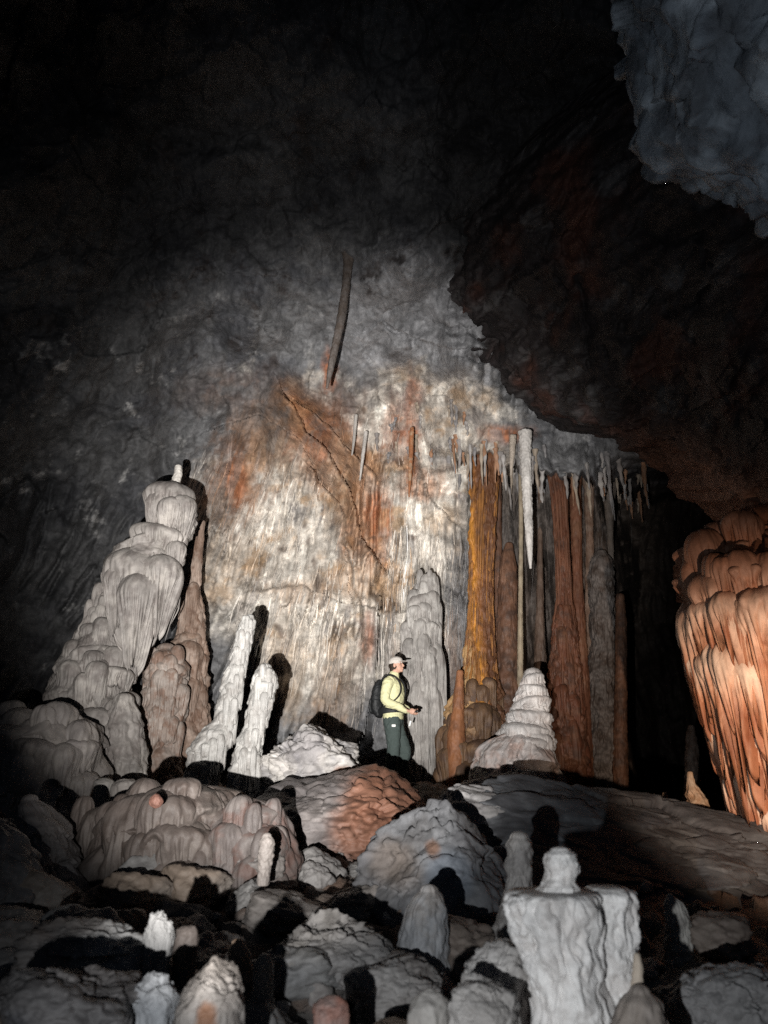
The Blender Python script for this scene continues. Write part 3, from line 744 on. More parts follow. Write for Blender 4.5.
lathe('column', [(509, 545, 4), (508, 556, 7), (508, 570, 9), (507, 610, 10), (508, 660, 12), (507, 700, 18), (506, 760, 26)], 12.1, M_FLOW, DB, seed=15, nt=240, nth=120, tiers=6, tier_amp=.12, flute=.08, label='short dark brown column just right of the orange one', cat='column')
lathe('column', [(521, 470, 2.6), (521, 540, 2.2), (520.5, 600, 2.4), (520, 700, 3.5)], 11.9, M_FLOW, [(.30, .25, .18), (.22, .17, .12)], seed=16, nt=120, nth=32, lump=.15, label='pencil thin pale rod column beside the dark gap', cat='column')
RB = [(.12, .046, .026), (.16, .078, .046), (.075, .04, .028)]
lathe('column', RCO := [(556, 468, 9), (556, 476, 8.5), (557, 486, 7.5), (559, 500, 7), (562, 550, 6.5), (564, 600, 7.5), (564, 625, 11), (564, 650, 13), (564, 675, 16), (565, 710, 18), (566, 750, 21), (566, 800, 28)], 11.6, M_FLOW, RB, seed=17, nt=360, nth=150, tiers=8, tier_amp=.2, drip=.35, flute=.2, fk=3,
      lump=.12, label='rust red slender column with a swollen lower half', cat='column')
bells('tier', lobed([(564, 606, 9, 34), (564, 634, 12, 36), (564, 664, 15, 36), (565, 694, 18, 40), (566, 728, 21, 60)], 11.55, 4, 41, .4), 11.55, M_FLOW, RB, last(), 450, .3, 2.2, .5, nth=90, lump=.16)
lathe('column', [(575, 468, 7), (575, 478, 6.5), (575, 490, 6), (576, 520, 5.5), (577, 570, 5), (578, 620, 7), (580, 680, 9), (582, 780, 12)], 12.1, M_FLOW, [(.13, .055, .032), (.17, .085, .05)], seed=18, nt=220, nth=90, tiers=4, tier_amp=.08, flute=.12, fk=3, label='thin red brown column touching the rust red one', cat='column')
lathe('stalagmite', [(601, 553, 5), (601, 560, 10), (601, 580, 12.5), (602, 610, 11.5), (603, 645, 12), (601, 660, 14), (601, 690, 14), (602, 740, 15), (602, 800, 18)], 12.2, M_FLOW, [(.10, .09, .085), (.15, .135, .128), (.06, .045, .037)], seed=19, nt=300, nth=140,
      tiers=6, tier_amp=.22, drip=.35, flute=.18, fk=3.5, lump=.14, label='tall grey round topped stalagmite right of the rust red columns', cat='stalagmite')
lathe('column', [(620, 596, 4), (621, 620, 5.5), (621, 680, 6), (620, 740, 7), (620, 800, 9)], 12.0, M_FLOW, DB, seed=20, nt=180, nth=80, tiers=4, tier_amp=.1, flute=.1, label='narrow brown column at the edge of the black recess', cat='column')
lathe('stalagmite', [(460, 672, 3.5), (459, 690, 5), (458, 710, 6), (456, 735, 9)], 11.3, M_FLOW, [(.26, .11, .05), (.2, .09, .05)], seed=21, nt=100, nth=70, tiers=3, tier_amp=.1, label='small orange stub stalagmite at the orange column foot', cat='stalagmite')

for nm_, src, Yc, cl, cnt in (('column', OCP, 11.8, [(.30, .13, .035), (.22, .1, .04), (.12, .06, .035)], 26), ('column.002', RCO, 11.6, [(.14, .06, .034), (.09, .042, .027)], 22)):
    strands('drapery_rib', src, Yc, M_FLOW, cl, bpy.data.objects[nm_], 310 + cnt, [(490, 90), (545, 90), (600, 80), (650, 60)], cnt // 2, 1.3, (180, 360), 1.0, 20)
lathe('column', [(497, 452, 6), (497, 480, 4.5), (498, 520, 3.5), (498, 560, 4), (499, 620, 6), (499, 700, 10), (498, 760, 16)], 12.2, M_FLOW, DB, seed=320, nt=200, nth=80, tiers=5, tier_amp=.16, flute=.14, fk=3, label='thin dark column squeezed between the orange and the dark brown ones', cat='column')
lathe('column', [(541, 456, 6), (541, 490, 3), (540, 530, 2.5), (540, 580, 3), (540, 640, 5), (540, 700, 9), (540, 770, 14)], 12.5, M_FLOW, [(.09, .06, .045), (.13, .095, .075)], seed=321, nt=200, nth=80, tiers=5, tier_amp=.2, flute=.14, fk=3, label='very dark hourglass column inside the narrow gap behind the long pale stalactite', cat='column')
lathe('column', [(589, 470, 9), (589, 490, 5), (589, 520, 4), (590, 560, 4), (590, 620, 6), (590, 700, 9), (590, 780, 14)], 12.4, M_FLOW, [(.14, .09, .065), (.2, .15, .12)], seed=322, nt=200, nth=80, tiers=6, tier_amp=.2, flute=.16, fk=3, label='slim brown column tucked between the red brown one and the grey stalagmite', cat='column')
lathe('column', [(609, 486, 8), (609, 505, 5), (610, 530, 3), (611, 560, 3), (611, 640, 5), (611, 780, 9)], 12.5, M_FLOW, [(.12, .10, .085), (.17, .14, .12)], seed=323, nt=180, nth=70, tiers=4, tier_amp=.16, flute=.16, fk=3, label='slim grey brown column behind the tall grey stalagmite', cat='column')
# tiered white stalagmite
root = empty('stalagmite', at(518, 800, 9.8))
tag(root, 'white tiered stalagmite like a stacked cake left of the dark recess', 'stalagmite')
WT = [(.52, .50, .49), (.62, .60, .585), (.42, .38, .36)]
lathe('shaft', [(533, 674, 9), (533, 679, 11.5), (532, 695, 15.5), (529, 712, 20), (527, 728, 25), (524, 742, 30), (520, 752, 34)], 9.8, M_FLOW, WT, seed=22, nt=260, nth=200, tiers=6.5, tier_amp=.2, drip=.2, flute=.05, fk=4, lump=.12, parent=root)
bells('tier', [(533, 673, 11, 18), (533, 684, 14.5, 19), (532, 697, 18, 20), (529, 710, 22, 22), (526, 724, 27, 24), (522, 739, 33, 30), (505, 748, 26, 36), (533, 752, 22, 36), (514, 760, 40, 40), (490, 756, 15, 26, -.1), (508, 764, 18, 30, -.3), (530, 768, 18, 32, -.3), (546, 764, 14, 30, -.1), (538, 732, 13, 26, -.2), (518, 722, 13, 26, -.2)], 9.75, M_FLOW, WT, root, 407, .2, 3, .3)
lathe('base', [(520, 732, 14), (517, 740, 28), (514, 752, 37), (514, 766, 40), (517, 780, 44), (520, 800, 50)], 9.7, M_FLOW, [(.44, .40, .385), (.52, .49, .475), (.40, .29, .25)], seed=23, nt=180, nth=200, tiers=2.5, tier_amp=.14, drip=.3, flute=.1, fk=4, lump=.18, parent=root, seat=True)

# ------------------------------------------------------------------ right flowstone column
root = empty('flowstone_column', at(800, 850, 7.2))
tag(root, 'huge orange flowstone column with tiers of dripping folds at the right edge', 'column')
RO = [(.36, .16, .085), (.48, .27, .17), (.26, .09, .045)]
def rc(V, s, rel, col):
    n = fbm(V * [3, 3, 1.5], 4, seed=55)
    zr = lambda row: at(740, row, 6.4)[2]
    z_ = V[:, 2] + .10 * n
    col = mix(col, (.15, .06, .035), sst(zr(640), zr(575), z_) * .8)  # unlit upper part of the column painted darker
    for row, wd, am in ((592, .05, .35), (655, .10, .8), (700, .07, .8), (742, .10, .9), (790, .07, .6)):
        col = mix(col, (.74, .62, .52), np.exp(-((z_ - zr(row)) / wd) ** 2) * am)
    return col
    c = mix(col, (.66, .52, .43), sst(.16, .02, np.abs(s - .52 + .06 * n)) * .8)
    return mix(c, (.64, .5, .42), sst(.10, .0, np.abs(s - .78 + .06 * n)) * .7)
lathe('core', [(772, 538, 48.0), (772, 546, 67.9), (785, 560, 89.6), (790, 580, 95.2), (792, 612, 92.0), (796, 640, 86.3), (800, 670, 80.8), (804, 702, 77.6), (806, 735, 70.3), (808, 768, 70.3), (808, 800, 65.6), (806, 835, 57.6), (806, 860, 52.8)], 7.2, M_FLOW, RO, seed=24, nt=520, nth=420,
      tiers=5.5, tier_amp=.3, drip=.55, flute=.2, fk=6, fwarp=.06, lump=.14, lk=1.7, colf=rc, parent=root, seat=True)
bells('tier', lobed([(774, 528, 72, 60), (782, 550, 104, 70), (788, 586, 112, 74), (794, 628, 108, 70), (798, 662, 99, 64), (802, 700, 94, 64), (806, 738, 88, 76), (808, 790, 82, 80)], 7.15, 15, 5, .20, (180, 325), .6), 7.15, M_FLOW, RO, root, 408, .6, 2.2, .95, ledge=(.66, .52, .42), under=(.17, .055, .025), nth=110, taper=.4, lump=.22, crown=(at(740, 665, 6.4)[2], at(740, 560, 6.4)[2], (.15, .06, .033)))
strands('drip', RCP := [(772, 538, 54.1), (772, 546, 76.6), (785, 560, 101.1), (790, 580, 107.4), (792, 612, 103.8), (796, 640, 97.4), (800, 670, 91.1), (804, 702, 87.5), (806, 735, 79.3), (808, 768, 79.3), (808, 800, 74.0), (806, 835, 65.0), (806, 860, 59.6)], 7.2, M_FLOW, [(.44, .24, .15), (.58, .42, .33), (.28, .11, .06)], root, 303, [(572, 36), (592, 60), (640, 34), (662, 30), (690, 55), (722, 40), (752, 60), (775, 60)], 34, 1.7, (175, 330), 1.0, 9)
lathe('crown', [(752, 508, 10), (756, 520, 24), (764, 535, 46), (770, 552, 70), (775, 570, 84)], 7.4, M_FLOW, [(.20, .09, .055), (.28, .14, .09)], seed=25, nt=140, nth=200, tiers=3, tier_amp=.16, drip=.4, flute=.14, fk=8, lump=.18, parent=root)

SO = [(.40, .27, .18), (.30, .17, .10), (.46, .36, .27)]
lathe('stalagmite', [(690, 773, 2.5), (691, 783, 4), (694, 792, 7), (697, 800, 10), (698, 815, 11.5), (698, 832, 13), (698, 850, 16)], 7.9, M_FLOW, SO, seed=27, nt=140, nth=110, tiers=4, tier_amp=.14, lump=.2, lk=1.8, label='small tan knobbly stalagmite at the big orange column foot', cat='stalagmite')
lathe('stalagmite', [(665, 794, 2.5), (665, 800, 3.5), (665, 815, 4), (665, 835, 6)], 9.4, M_FLOW, SO, seed=28, nt=70, nth=50, tiers=2, lump=.15, label='thumb sized pale stalagmite alone in the black recess', cat='stalagmite')
lathe('stalagmite', [(691, 727, 3), (691, 735, 5), (692, 748, 6), (692, 830, 9)], 11.0, M_FLOW, BR, seed=29, nt=70, nth=50, tiers=3, lump=.15, label='faint brown stalagmite deep in the black recess', cat='stalagmite')

# ------------------------------------------------------------------ long hanging formations
def hang(name, prof, Y, cols, label, seed, flute=.08, mat=None, cat='stalactite', lump=.12):
    return lathe(name, prof[::-1], Y, mat or M_FLOW, cols, seed=seed, nt=160, nth=70, tiers=3, tier_amp=.06, flute=flute, fk=3, lump=lump, label=label, cat=cat)
hang('stalactite', [(525, 432, 7), (525.5, 450, 5.5), (527, 490, 5), (529, 530, 4), (530, 555, 2.6), (530.5, 568, 1.2)], 10.7, [(.52, .49, .46), (.6, .57, .54)], 'long pale stalactite hanging alone in front of the dark gap', 31)
hang('stalactite', [(349, 252, 7), (348, 264, 4.6), (346, 285, 4), (341, 320, 4.4), (334, 352, 3.8), (330, 372, 3), (327, 388, 1.2)], float(on_wall(350, 262)[1]) - .05, [(.13, .105, .09), (.17, .15, .14)], 'long grey slanting stalactite high on the wall', 32)
hang('stalactite', [(412, 428, 2), (411, 450, 2.4), (410, 475, 1.9), (409, 497, .6)], 12.0, [(.36, .15, .07), (.42, .3, .2)], 'orange stalactite hanging against the pale wall above the caver', 33)
hang('stalactite', [(513, 436, 3.5), (512, 455, 2.8), (511, 475, .8)], 10.9, [(.42, .36, .3)], 'short pale stalactite close left of the long pale one', 34)
hang('stalactite', [(356, 415, 1.8), (354, 440, 1.5), (352, 455, .7)], 12.0, [(.46, .43, .4)], 'thin white stalactite below the rusty slanting one', 35)
hang('stalactite', [(366, 432, 2), (363, 455, 1.7), (360, 480, .8)], 12.0, [(.48, .45, .42)], 'white icicle shaped stalactite on the orange stained wall', 36)

# thin fringe: five masters, then copies
masters = []
for k in range(5):
    rs = np.random.RandomState(100 + k)
    n, m = 24, 10
    t = np.linspace(0, 1, n); th = np.linspace(0, 2 * np.pi, m, endpoint=False)
    r = (.028 * (1 - t) ** (.6 + .1 * k) + .006) * (1 + .25 * np.sin(t * 17 + k))
    r[-1] = .001
    bx = .03 * np.sin(t * 2.2 + k) * t
    V = np.stack([(bx[:, None] + r[:, None] * np.cos(th)), r[:, None] * np.sin(th), -t[:, None] + 0 * th], -1).reshape(-1, 3)
    V[:, 2] = -np.repeat(t, m) * .5
    c = tint(V + k, [[(.30, .28, .27), (.38, .36, .34)], [(.24, .22, .21), (.30, .27, .25)], [(.34, .28, .22), (.26, .2, .16)], [(.36, .2, .12), (.28, .16, .1)], [(.2, .19, .19), (.26, .25, .25)]][k], 60 + k, 6)
    masters.append((V, grid_faces(n, m, True), c))
mm_obj = [None] * 5
rs = np.random.RandomState(5)
spots = []
for i in range(74):
    px = rs.uniform(448, 645)
    line = np.interp(px, [448, 500, 560, 645], [452, 462, 468, 478])
    spots.append((px, line + rs.uniform(-18, 26), rs.uniform(.5, 1.7)))
for i in range(22):
    spots.append((rs.uniform(376, 470), rs.uniform(398, 470), rs.uniform(.35, .9)))
for i, (px, py, ln) in enumerate(spots):
    k = rs.randint(5)
    h = on_wall(px, py)
    if mm_obj[k] is None:
        o = mesh_from('stalactite', *masters[k][:2], M_FLOW, masters[k][2]); mm_obj[k] = o
    else:
        o = mm_obj[k].copy(); COL.objects.link(o)
    o.location = Vector(h) + Vector((0, -.04, .06))
    o.scale = (rs.uniform(.8, 1.6), rs.uniform(.8, 1.6), ln)
    o.rotation_euler = (rs.uniform(-.06, .06), rs.uniform(-.06, .06), rs.uniform(0, 6))
    if i < 74: tag(o, 'thin stalactite in the fringe hanging from the roof above the columns', 'stalactite', 'thin stalactites fringing the roof above the columns')
    else: tag(o, 'tiny stalactite on the pale slope of roof above the caver', 'stalactite', 'tiny stalactites on the pale roof slope')

# ------------------------------------------------------------------ boulders and flowstone of the floor
boulder('boulder', 304, 768, 58, 44, 8.8, [(.40, .375, .35), (.5, .48, .45), (.26, .25, .25)], 'pale streaked boulder leaning right of the white stalagmite pair', seed=61, depth=.9, angular=.8, planes=[(.7, -.2, .7, .55), (-.3, -.6, .7, .7)], rough=.2,
        spots=[(.1, .35, .5, (.16, .15, .16), .7), (.7, -.2, .22, (.4, .2, .12), .8)])
boulder('boulder', 348, 826, 100, 60, 7.5, [(.19, .17, .165), (.24, .215, .205), (.13, .12, .12)], 'wide boulder with a rust orange top below the caver', seed=62, depth=1.1, angular=.9, planes=[(-.25, -.55, .85, .5), (.5, -.5, .6, .55), (.1, -1, .25, .6)], rough=.14,
        spots=[(.36, .42, .52, (.18, .07, .033), .8)], strata=.02)
boulder('boulder', 436, 878, 86, 74, 5.2, [(.12, .12, .127), (.165, .168, .176), (.08, .077, .077)], 'big blue grey cracked boulder left of the foreground stalagmite', seed=63, depth=.8, angular=.92, planes=[(.1, -.8, .6, .6), (.7, -.4, .5, .6), (-.6, -.6, .5, .55)], rough=.13,
        spots=[(.15, .1, .3, (.145, .165, .195), .8), (-.05, .4, .1, (.2, .10, .055), .7), (-.5, .2, .3, (.15, .12, .10), .6)])
boulder('boulder', 474, 826, 62, 40, 6.4, [(.21, .20, .20), (.28, .27, .265)], 'grey jagged boulder wedged behind the blue grey one', seed=64, depth=.8, angular=.95, rough=.18)
# sloping slab ridge
boulder('rock_slab', 640, 890, 240, 100, 6.6, [(.085, .088, .095), (.13, .134, .142), (.055, .055, .06)], 'long dark grey slab sloping down to the right behind the foreground stalagmite', 'rock slab', seed=65, depth=.62, angular=.95, nplanes=6,
        planes=[(.25, -.62, .74, .42), (.3, .1, .95, .6), (-.7, -.5, .5, .8)], rough=.1, sub=7, strata=.015, fine=1.4, rot=-.17)
boulder('boulder', 508, 792, 52, 22, 8.0, [(.25, .24, .235), (.34, .33, .32)], 'low grey ledge rock below the white tiered stalagmite', seed=66, depth=.8, angular=.9, rough=.2)
boulder('boulder', 716, 832, 30, 16, 7.5, [(.26, .22, .2), (.32, .27, .24)], 'flat brown rock at the foot of the orange column', seed=67, depth=.9, rough=.16)

# left flowstone
FM = [(.095, .078, .07), (.135, .115, .103), (.065, .05, .043)]
lathe('flowstone_mound', [(196, 784, 4), (194, 786, 22), (190, 791, 48), (184, 806, 74), (176, 826, 84), (174, 848, 86), (172, 868, 82), (176, 890, 84), (180, 930, 100)], 6.3, M_FLOW, FM, seed=68, nt=300, nth=320, tiers=2.6, tier_amp=.2, drip=.6, flute=.09, fk=4, lump=.3, lk=1.7, depth=.8, jit=1.1, dome=.2,
      label='brown grey flowstone mound with ragged drips below the white pair', cat='flowstone')
bells('lobe', lobed([(182, 787, 52, 50), (168, 806, 70, 70), (178, 834, 76, 60), (110, 806, 34, 60), (228, 812, 36, 60)], 6.25, 8, 33, .34, (190, 350)), 6.25, M_FLOW, FM, last(), 409, .2, 2.6, .5, lump=.22, nth=130)
lathe('flowstone_mound', [(250, 798, 3), (251, 801, 14), (254, 808, 28), (252, 826, 38), (250, 850, 46), (246, 880, 60), (240, 930, 84)], 6.0, M_FLOW, [(.10, .085, .08), (.135, .118, .11), (.10, .06, .05)], seed=69, nt=200, nth=220, tiers=1.6, tier_amp=.12, drip=.4, flute=.05, fk=3, lump=.24, lk=1.5, depth=.8, jit=1, dome=.2,
      label='smooth reddish grey flowstone hump beside the rust topped boulder', cat='flowstone')
bells('lobe', lobed([(252, 806, 30, 44), (250, 832, 42, 60)], 5.95, 5, 35, .36, (200, 340)), 5.95, M_FLOW, [(.10, .085, .08), (.135, .118, .11), (.10, .06, .05)], last(), 411, .16, 2.4, .4, lump=.2, nth=120)
lathe('flowstone_mound', [(30, 800, 8), (34, 806, 16), (44, 826, 24), (48, 850, 28), (46, 880, 38), (44, 910, 50)], 5.8, M_FLOW, [(.17, .155, .15), (.23, .21, .205)], seed=70, nt=200, nth=200, tiers=3, tier_amp=.16, drip=.2, lump=.24, lk=1.6,
      label='lumpy dark flowstone cone at the left edge', cat='flowstone')
lathe('flowstone_mound', [(-4, 824, 8), (2, 834, 20), (4, 858, 32), (2, 890, 42), (0, 930, 52)], 5.0, M_FLOW, [(.12, .115, .115), (.17, .16, .16)], seed=71, nt=160, nth=160, tiers=3, tier_amp=.14, lump=.22, lk=1.6, label='black grey flowstone lump cut by the left edge', cat='flowstone')
lathe('stalagmite', [(267, 836, 4.5), (267, 841, 7.5), (266, 855, 8), (264, 870, 6.5), (263, 885, 6)], 5.25, M_CALC, [(.22, .195, .18)], seed=72, nt=80, nth=60, lump=.12, seat=False, label='small pale thumb stalagmite on the brown hump', cat='stalagmite')
boulder('stone', 156, 801, 7, 7, 5.4, [(.17, .085, .065)], 'small reddish knob on top of the brown flowstone mound', 'stone', seed=73, angular=.3, sub=5, seat=False)
boulder('stalagmite', 104, 784, 10, 6, 7.9, [(.24, .225, .21)], 'low rounded stump under the giant stalagmite, narrower one of two', 'stalagmite', seed=74, angular=.3, sub=5)
boulder('stalagmite', 127, 787, 15, 8, 7.8, [(.23, .21, .195)], 'low rounded stump under the giant stalagmite, wider one of two', 'stalagmite', seed=75, angular=.3, sub=5)

# foreground
root = empty('stalagmite', at(575, 1060, 3.0))
tag(root, 'white flat topped foreground stalagmite with a round knob on top', 'stalagmite')
FW = [(.60, .58, .565), (.70, .68, .66), (.48, .45, .43)]
lathe('shaft', [(552, 892, 41), (551, 895, 45), (552, 910, 45.5), (556, 935, 42), (561, 960, 39.5), (566, 985, 38), (573, 1024, 38), (578, 1080, 46)], 3.0, M_FLOW, FW, seed=76, nt=340, nth=300, flute=.2, fk=1.7, fwarp=.45, lump=.17, lk=1.7, dome=.05, parent=root, fine=.012, seat=True)
lathe('side_lobe', [(607, 888, 20), (608, 892, 27), (610, 908, 27), (611, 940, 25), (613, 975, 22), (620, 1020, 21), (626, 1080, 30)], 3.06, M_FLOW, FW, seed=77, nt=280, nth=200, flute=.2, fk=1.7, fwarp=.4, lump=.18, lk=1.8, dome=.12, parent=root, fine=.012, seat=True)
lathe('side_lobe', [(520, 897, 10), (519, 905, 15), (524, 930, 15), (534, 960, 12), (546, 1000, 9)], 2.95, M_FLOW, FW, seed=176, nt=160, nth=120, flute=.18, fk=2, lump=.2, lk=1.8, dome=.2, parent=root)
lathe('knob', [(561, 850, 10), (561, 854, 15), (562, 863, 17), (562, 871, 16.8), (560, 878, 15), (559, 884, 17), (557, 890, 21), (556, 898, 26)], 3.0, M_CALC, FW, seed=78, nt=160, nth=120, lump=.14, dome=.35, flute=.08, fk=2, parent=root, fine=.015)
lathe('drip_rib', [(637, 955, 3), (638, 965, 5), (637, 985, 6), (634, 1005, 5.5), (630, 1040, 8)], 2.95, M_FLOW, [(.44, .37, .3)], seed=79, nt=90, nth=60, lump=.15, parent=root, seat=True)
lathe('foot', [(640, 992, 10), (641, 1000, 20), (640, 1018, 27), (640, 1070, 40)], 2.9, M_FLOW, [(.28, .24, .21), (.22, .19, .17)], seed=80, nt=100, nth=100, lump=.14, parent=root, seat=True)
lathe('stalagmite', [(519, 838, 9), (519, 843, 13), (520, 855, 12), (518, 866, 13.5), (519, 875, 12), (518, 890, 14), (516, 910, 17), (516, 940, 24)], 4.2, M_CALC, [(.28, .262, .25), (.34, .32, .305)], seed=81, nt=160, nth=120, tiers=3, tier_amp=.12, drip=.1, lump=.14, label='grey stub stalagmite just left behind the flat topped white one', cat='stalagmite')
lathe('stalagmite', [(429, 891, 9), (428, 897, 15), (426, 908, 21), (424, 930, 24), (422, 955, 26), (420, 975, 32), (418, 1005, 50)], 4.0, M_FLOW, [(.25, .252, .26), (.31, .312, .325), (.20, .185, .175)], seed=82, nt=200, nth=180, flute=.06, fk=2.5, lump=.12, label='smooth blue grey dome stalagmite in the centre foreground', cat='stalagmite')
lathe('stalagmite', [(670, 896, 3), (673, 902, 8), (677, 920, 12), (679, 945, 13), (680, 970, 14), (680, 1000, 18)], 4.3, M_FLOW, [(.40, .38, .35), (.27, .25, .235)], seed=83, nt=140, nth=120, flute=.22, fk=3, lump=.15, label='small ribbed pale stalagmite lit beyond the black shadow', cat='stalagmite')
RK = [(.20, .19, .185), (.28, .265, .255), (.13, .12, .11)]
boulder('boulder', 336, 962, 66, 46, 3.9, RK, 'rough crumbly pale grey rock left of the dome stalagmite', seed=84, angular=.8, rough=.24, fine=2.5, planes=[(0, -.5, .8, .5)], depth=.8)
boulder('boulder', 400, 992, 62, 34, 3.7, [(.24, .225, .215), (.31, .295, .285), (.18, .16, .15)], 'grey brown rock spreading below the dome stalagmite', seed=85, angular=.7, rough=.22, depth=.8)
boulder('boulder', 500, 978, 42, 34, 3.05, [(.33, .31, .295), (.41, .39, .375), (.25, .22, .2)], 'pale boulder tucked against the left of the flat topped stalagmite', seed=86, angular=.75, rough=.16, depth=.9)
boulder('boulder', 484, 1016, 38, 36, 2.75, [(.30, .28, .265), (.37, .35, .335)], 'rounded grey boulder at the bottom edge below the pale one', seed=87, angular=.6, rough=.16)
boulder('stone', 430, 1014, 23, 22, 2.8, [(.32, .30, .28), (.36, .25, .18)], 'small round tan stone at the bottom edge right of centre', 'stone', seed=88, angular=.5, sub=5)
boulder('stone', 331, 1014, 19, 16, 2.9, [(.26, .235, .22), (.26, .09, .055)], 'pale stone with a red stain at the bottom edge', 'stone', seed=89, angular=.8, sub=5)
boulder('boulder', 96, 948, 76, 30, 3.7, [(.14, .128, .122), (.19, .175, .168), (.11, .085, .072)], 'long rock with a bright white shard end on the left', seed=90, angular=.75, rough=.26, depth=.6, fine=2,
        spots=[(.45, .1, .55, (.30, .295, .29), .95)], planes=[(.2, -.7, .7, .5)], rot=.12)
boulder('stone', 158, 938, 15, 24, 3.55, [(.28, .275, .27)], 'upright white rock flake against the white shard rock', 'stone', seed=91, angular=.6, sub=6, rot=-.5, rough=.2)
boulder('boulder', 60, 1014, 80, 44, 2.8, [(.09, .085, .085), (.13, .122, .12), (.06, .056, .056)], 'dark grey boulder in the bottom left corner', seed=92, angular=.8, rough=.2, spots=[(-.3, -.1, .35, (.05, .05, .055), .9)])
boulder('boulder', 152, 1010, 29, 34, 2.85, [(.22, .225, .235), (.28, .285, .295)], 'white rounded rock at the bottom edge left of the orange one', seed=93, angular=.7, rough=.2)
boulder('boulder', 208, 1006, 38, 42, 2.7, [(.17, .15, .135), (.22, .20, .185)], 'pointed grey rock with a bright orange face at the bottom edge', seed=94, angular=.85, planes=[(.75, -.3, .6, .45), (-.75, -.3, .6, .45), (0, -1, .3, .5)], rough=.12, spots=[(.1, 0, .3, (.20, .08, .03), .75)])
lathe('stalagmite', [(238, 943, 6), (238, 949, 10), (241, 962, 11), (246, 975, 12), (250, 1000, 18)], 3.5, M_FLOW, [(.24, .19, .15), (.18, .115, .075)], seed=95, nt=100, nth=90, tiers=2, tier_amp=.1, lump=.18, label='tan knobby stub stalagmite among the foreground stones', cat='stalagmite')
lathe('stalagmite', [(264, 958, 6), (264, 963, 10), (263, 978, 10.5), (262, 994, 11), (262, 1015, 14)], 3.4, M_FLOW, [(.25, .225, .2)], seed=96, nt=90, nth=90, lump=.14, label='smooth cream stub stalagmite right of the tan knobby one', cat='stalagmite')
boulder('stone', 186, 941, 13, 14, 3.6, [(.12, .10, .09)], 'dull brown stone beside the white rock flake', 'stone', seed=97, angular=.5, sub=5)
boulder('boulder', 720, 1000, 62, 36, 3.4, [(.17, .165, .165), (.22, .215, .21)], 'dark boulder in the bottom right corner', seed=98, angular=.7, rough=.2)
boulder('boulder', 285, 1022, 26, 20, 2.9, [(.22, .20, .19)], 'grey stone half out of frame left of the red stained one', 'stone', seed=99, angular=.7, rough=.2, sub=5) if False else None

# small rubble: masters then copies
G = 'small stones of the floor rubble'
rub = []
for k in range(4):
    V, Fa = ico(4)
    rq = np.random.RandomState(240 + k); Nn = rq.normal(size=(11, 3)); Nn /= np.linalg.norm(Nn, axis=1)[:, None]
    cut = np.min([np.where(V @ q > .05, hq / np.maximum(V @ q, .05), 9) for q, hq in zip(Nn, rq.uniform(.5, .9, 11))], axis=0)
    P = V * (np.minimum(cut, 1) + .1 * fbm(V * 2, 4, seed=200 + k))[:, None] * [1, .8, .65]
    c = tint(P, [[(.22, .2, .19), (.3, .28, .26)], [(.28, .27, .26), (.36, .35, .34)], [(.2, .15, .12), (.26, .2, .16)], [(.33, .31, .3), (.25, .23, .22)]][k], 220 + k, 2)
    rub.append((P, Fa, c))
first = [None] * 4
rs = np.random.RandomState(9)
n = 0
while n < 230:
    y = rs.uniform(2.6, 9.5); x = rs.uniform(-.55, .55) * y
    k = rs.randint(4)
    if first[k] is None:
        o = mesh_from('stone', *rub[k][:2], M_ROCK, rub[k][2]); first[k] = o
    else:
        o = first[k].copy(); COL.objects.link(o)
    s = (.025 + .11 * rs.uniform() ** 2.2) * (1 + .06 * y)
    o.location = (x, y, gz(x, y) + s * .3); o.scale = (s, s, s); o.rotation_euler = (rs.uniform(-.4, .4), rs.uniform(-.4, .4), rs.uniform(0, 6))
    tag(o, 'small loose stone lying in the floor rubble', 'stone', G); n += 1

bigm = []
for k in range(5):
    o = boulder('boulder', 400, 900, 26, 18, 4.5, [[(.17, .155, .145), (.24, .22, .21)], [(.20, .19, .185), (.27, .26, .25)], [(.14, .11, .095), (.2, .165, .14)], [(.22, .215, .215), (.15, .145, .14)], [(.19, .15, .12), (.25, .225, .205)]][k], seed=260 + k, angular=.85, rough=.16, sub=5, seat=False, depth=1.0)
    bigm.append(o)
rs = np.random.RandomState(21); used = []
while len(used) < 84:
    y = rs.uniform(3.1, 7.2); x = rs.uniform(-.5, .42) * y
    if any((x - a) ** 2 + (y - b) ** 2 < .05 for a, b in used) or (x > .35 and y > 4.6): continue
    k = len(used)
    o = bigm[k] if k < 5 else bigm[k % 5].copy()
    if k >= 5: COL.objects.link(o)
    used.append((x, y)); sc = rs.uniform(.7, 2.1)
    o.location = (x, y, float(gz(x, y)) - .05 * sc); o.scale = (sc, sc, sc * rs.uniform(.7, 1.1)); o.rotation_euler = (rs.uniform(-.25, .25), rs.uniform(-.25, .25), rs.uniform(0, 6))
    tag(o, 'half buried broken boulder of the rubble slope in the foreground', 'boulder', 'half buried boulders of the rubble slope')

# ------------------------------------------------------------------ the caver
def cat_rom(P, n=5):
    P = np.array(P, float); out = []
    Q = np.vstack([2 * P[0] - P[1], P, 2 * P[-1] - P[-2]])
    for i in range(1, len(Q) - 2):
        for t in np.linspace(0, 1, n, endpoint=False):
            a, b, c, d = Q[i - 1], Q[i], Q[i + 1], Q[i + 2]
            out.append(.5 * (2 * b + (c - a) * t + (2 * a - 5 * b + 4 * c - d) * t * t + (3 * b - a - 3 * c + d) * t ** 3))
    out.append(P[-1]); return np.array(out)

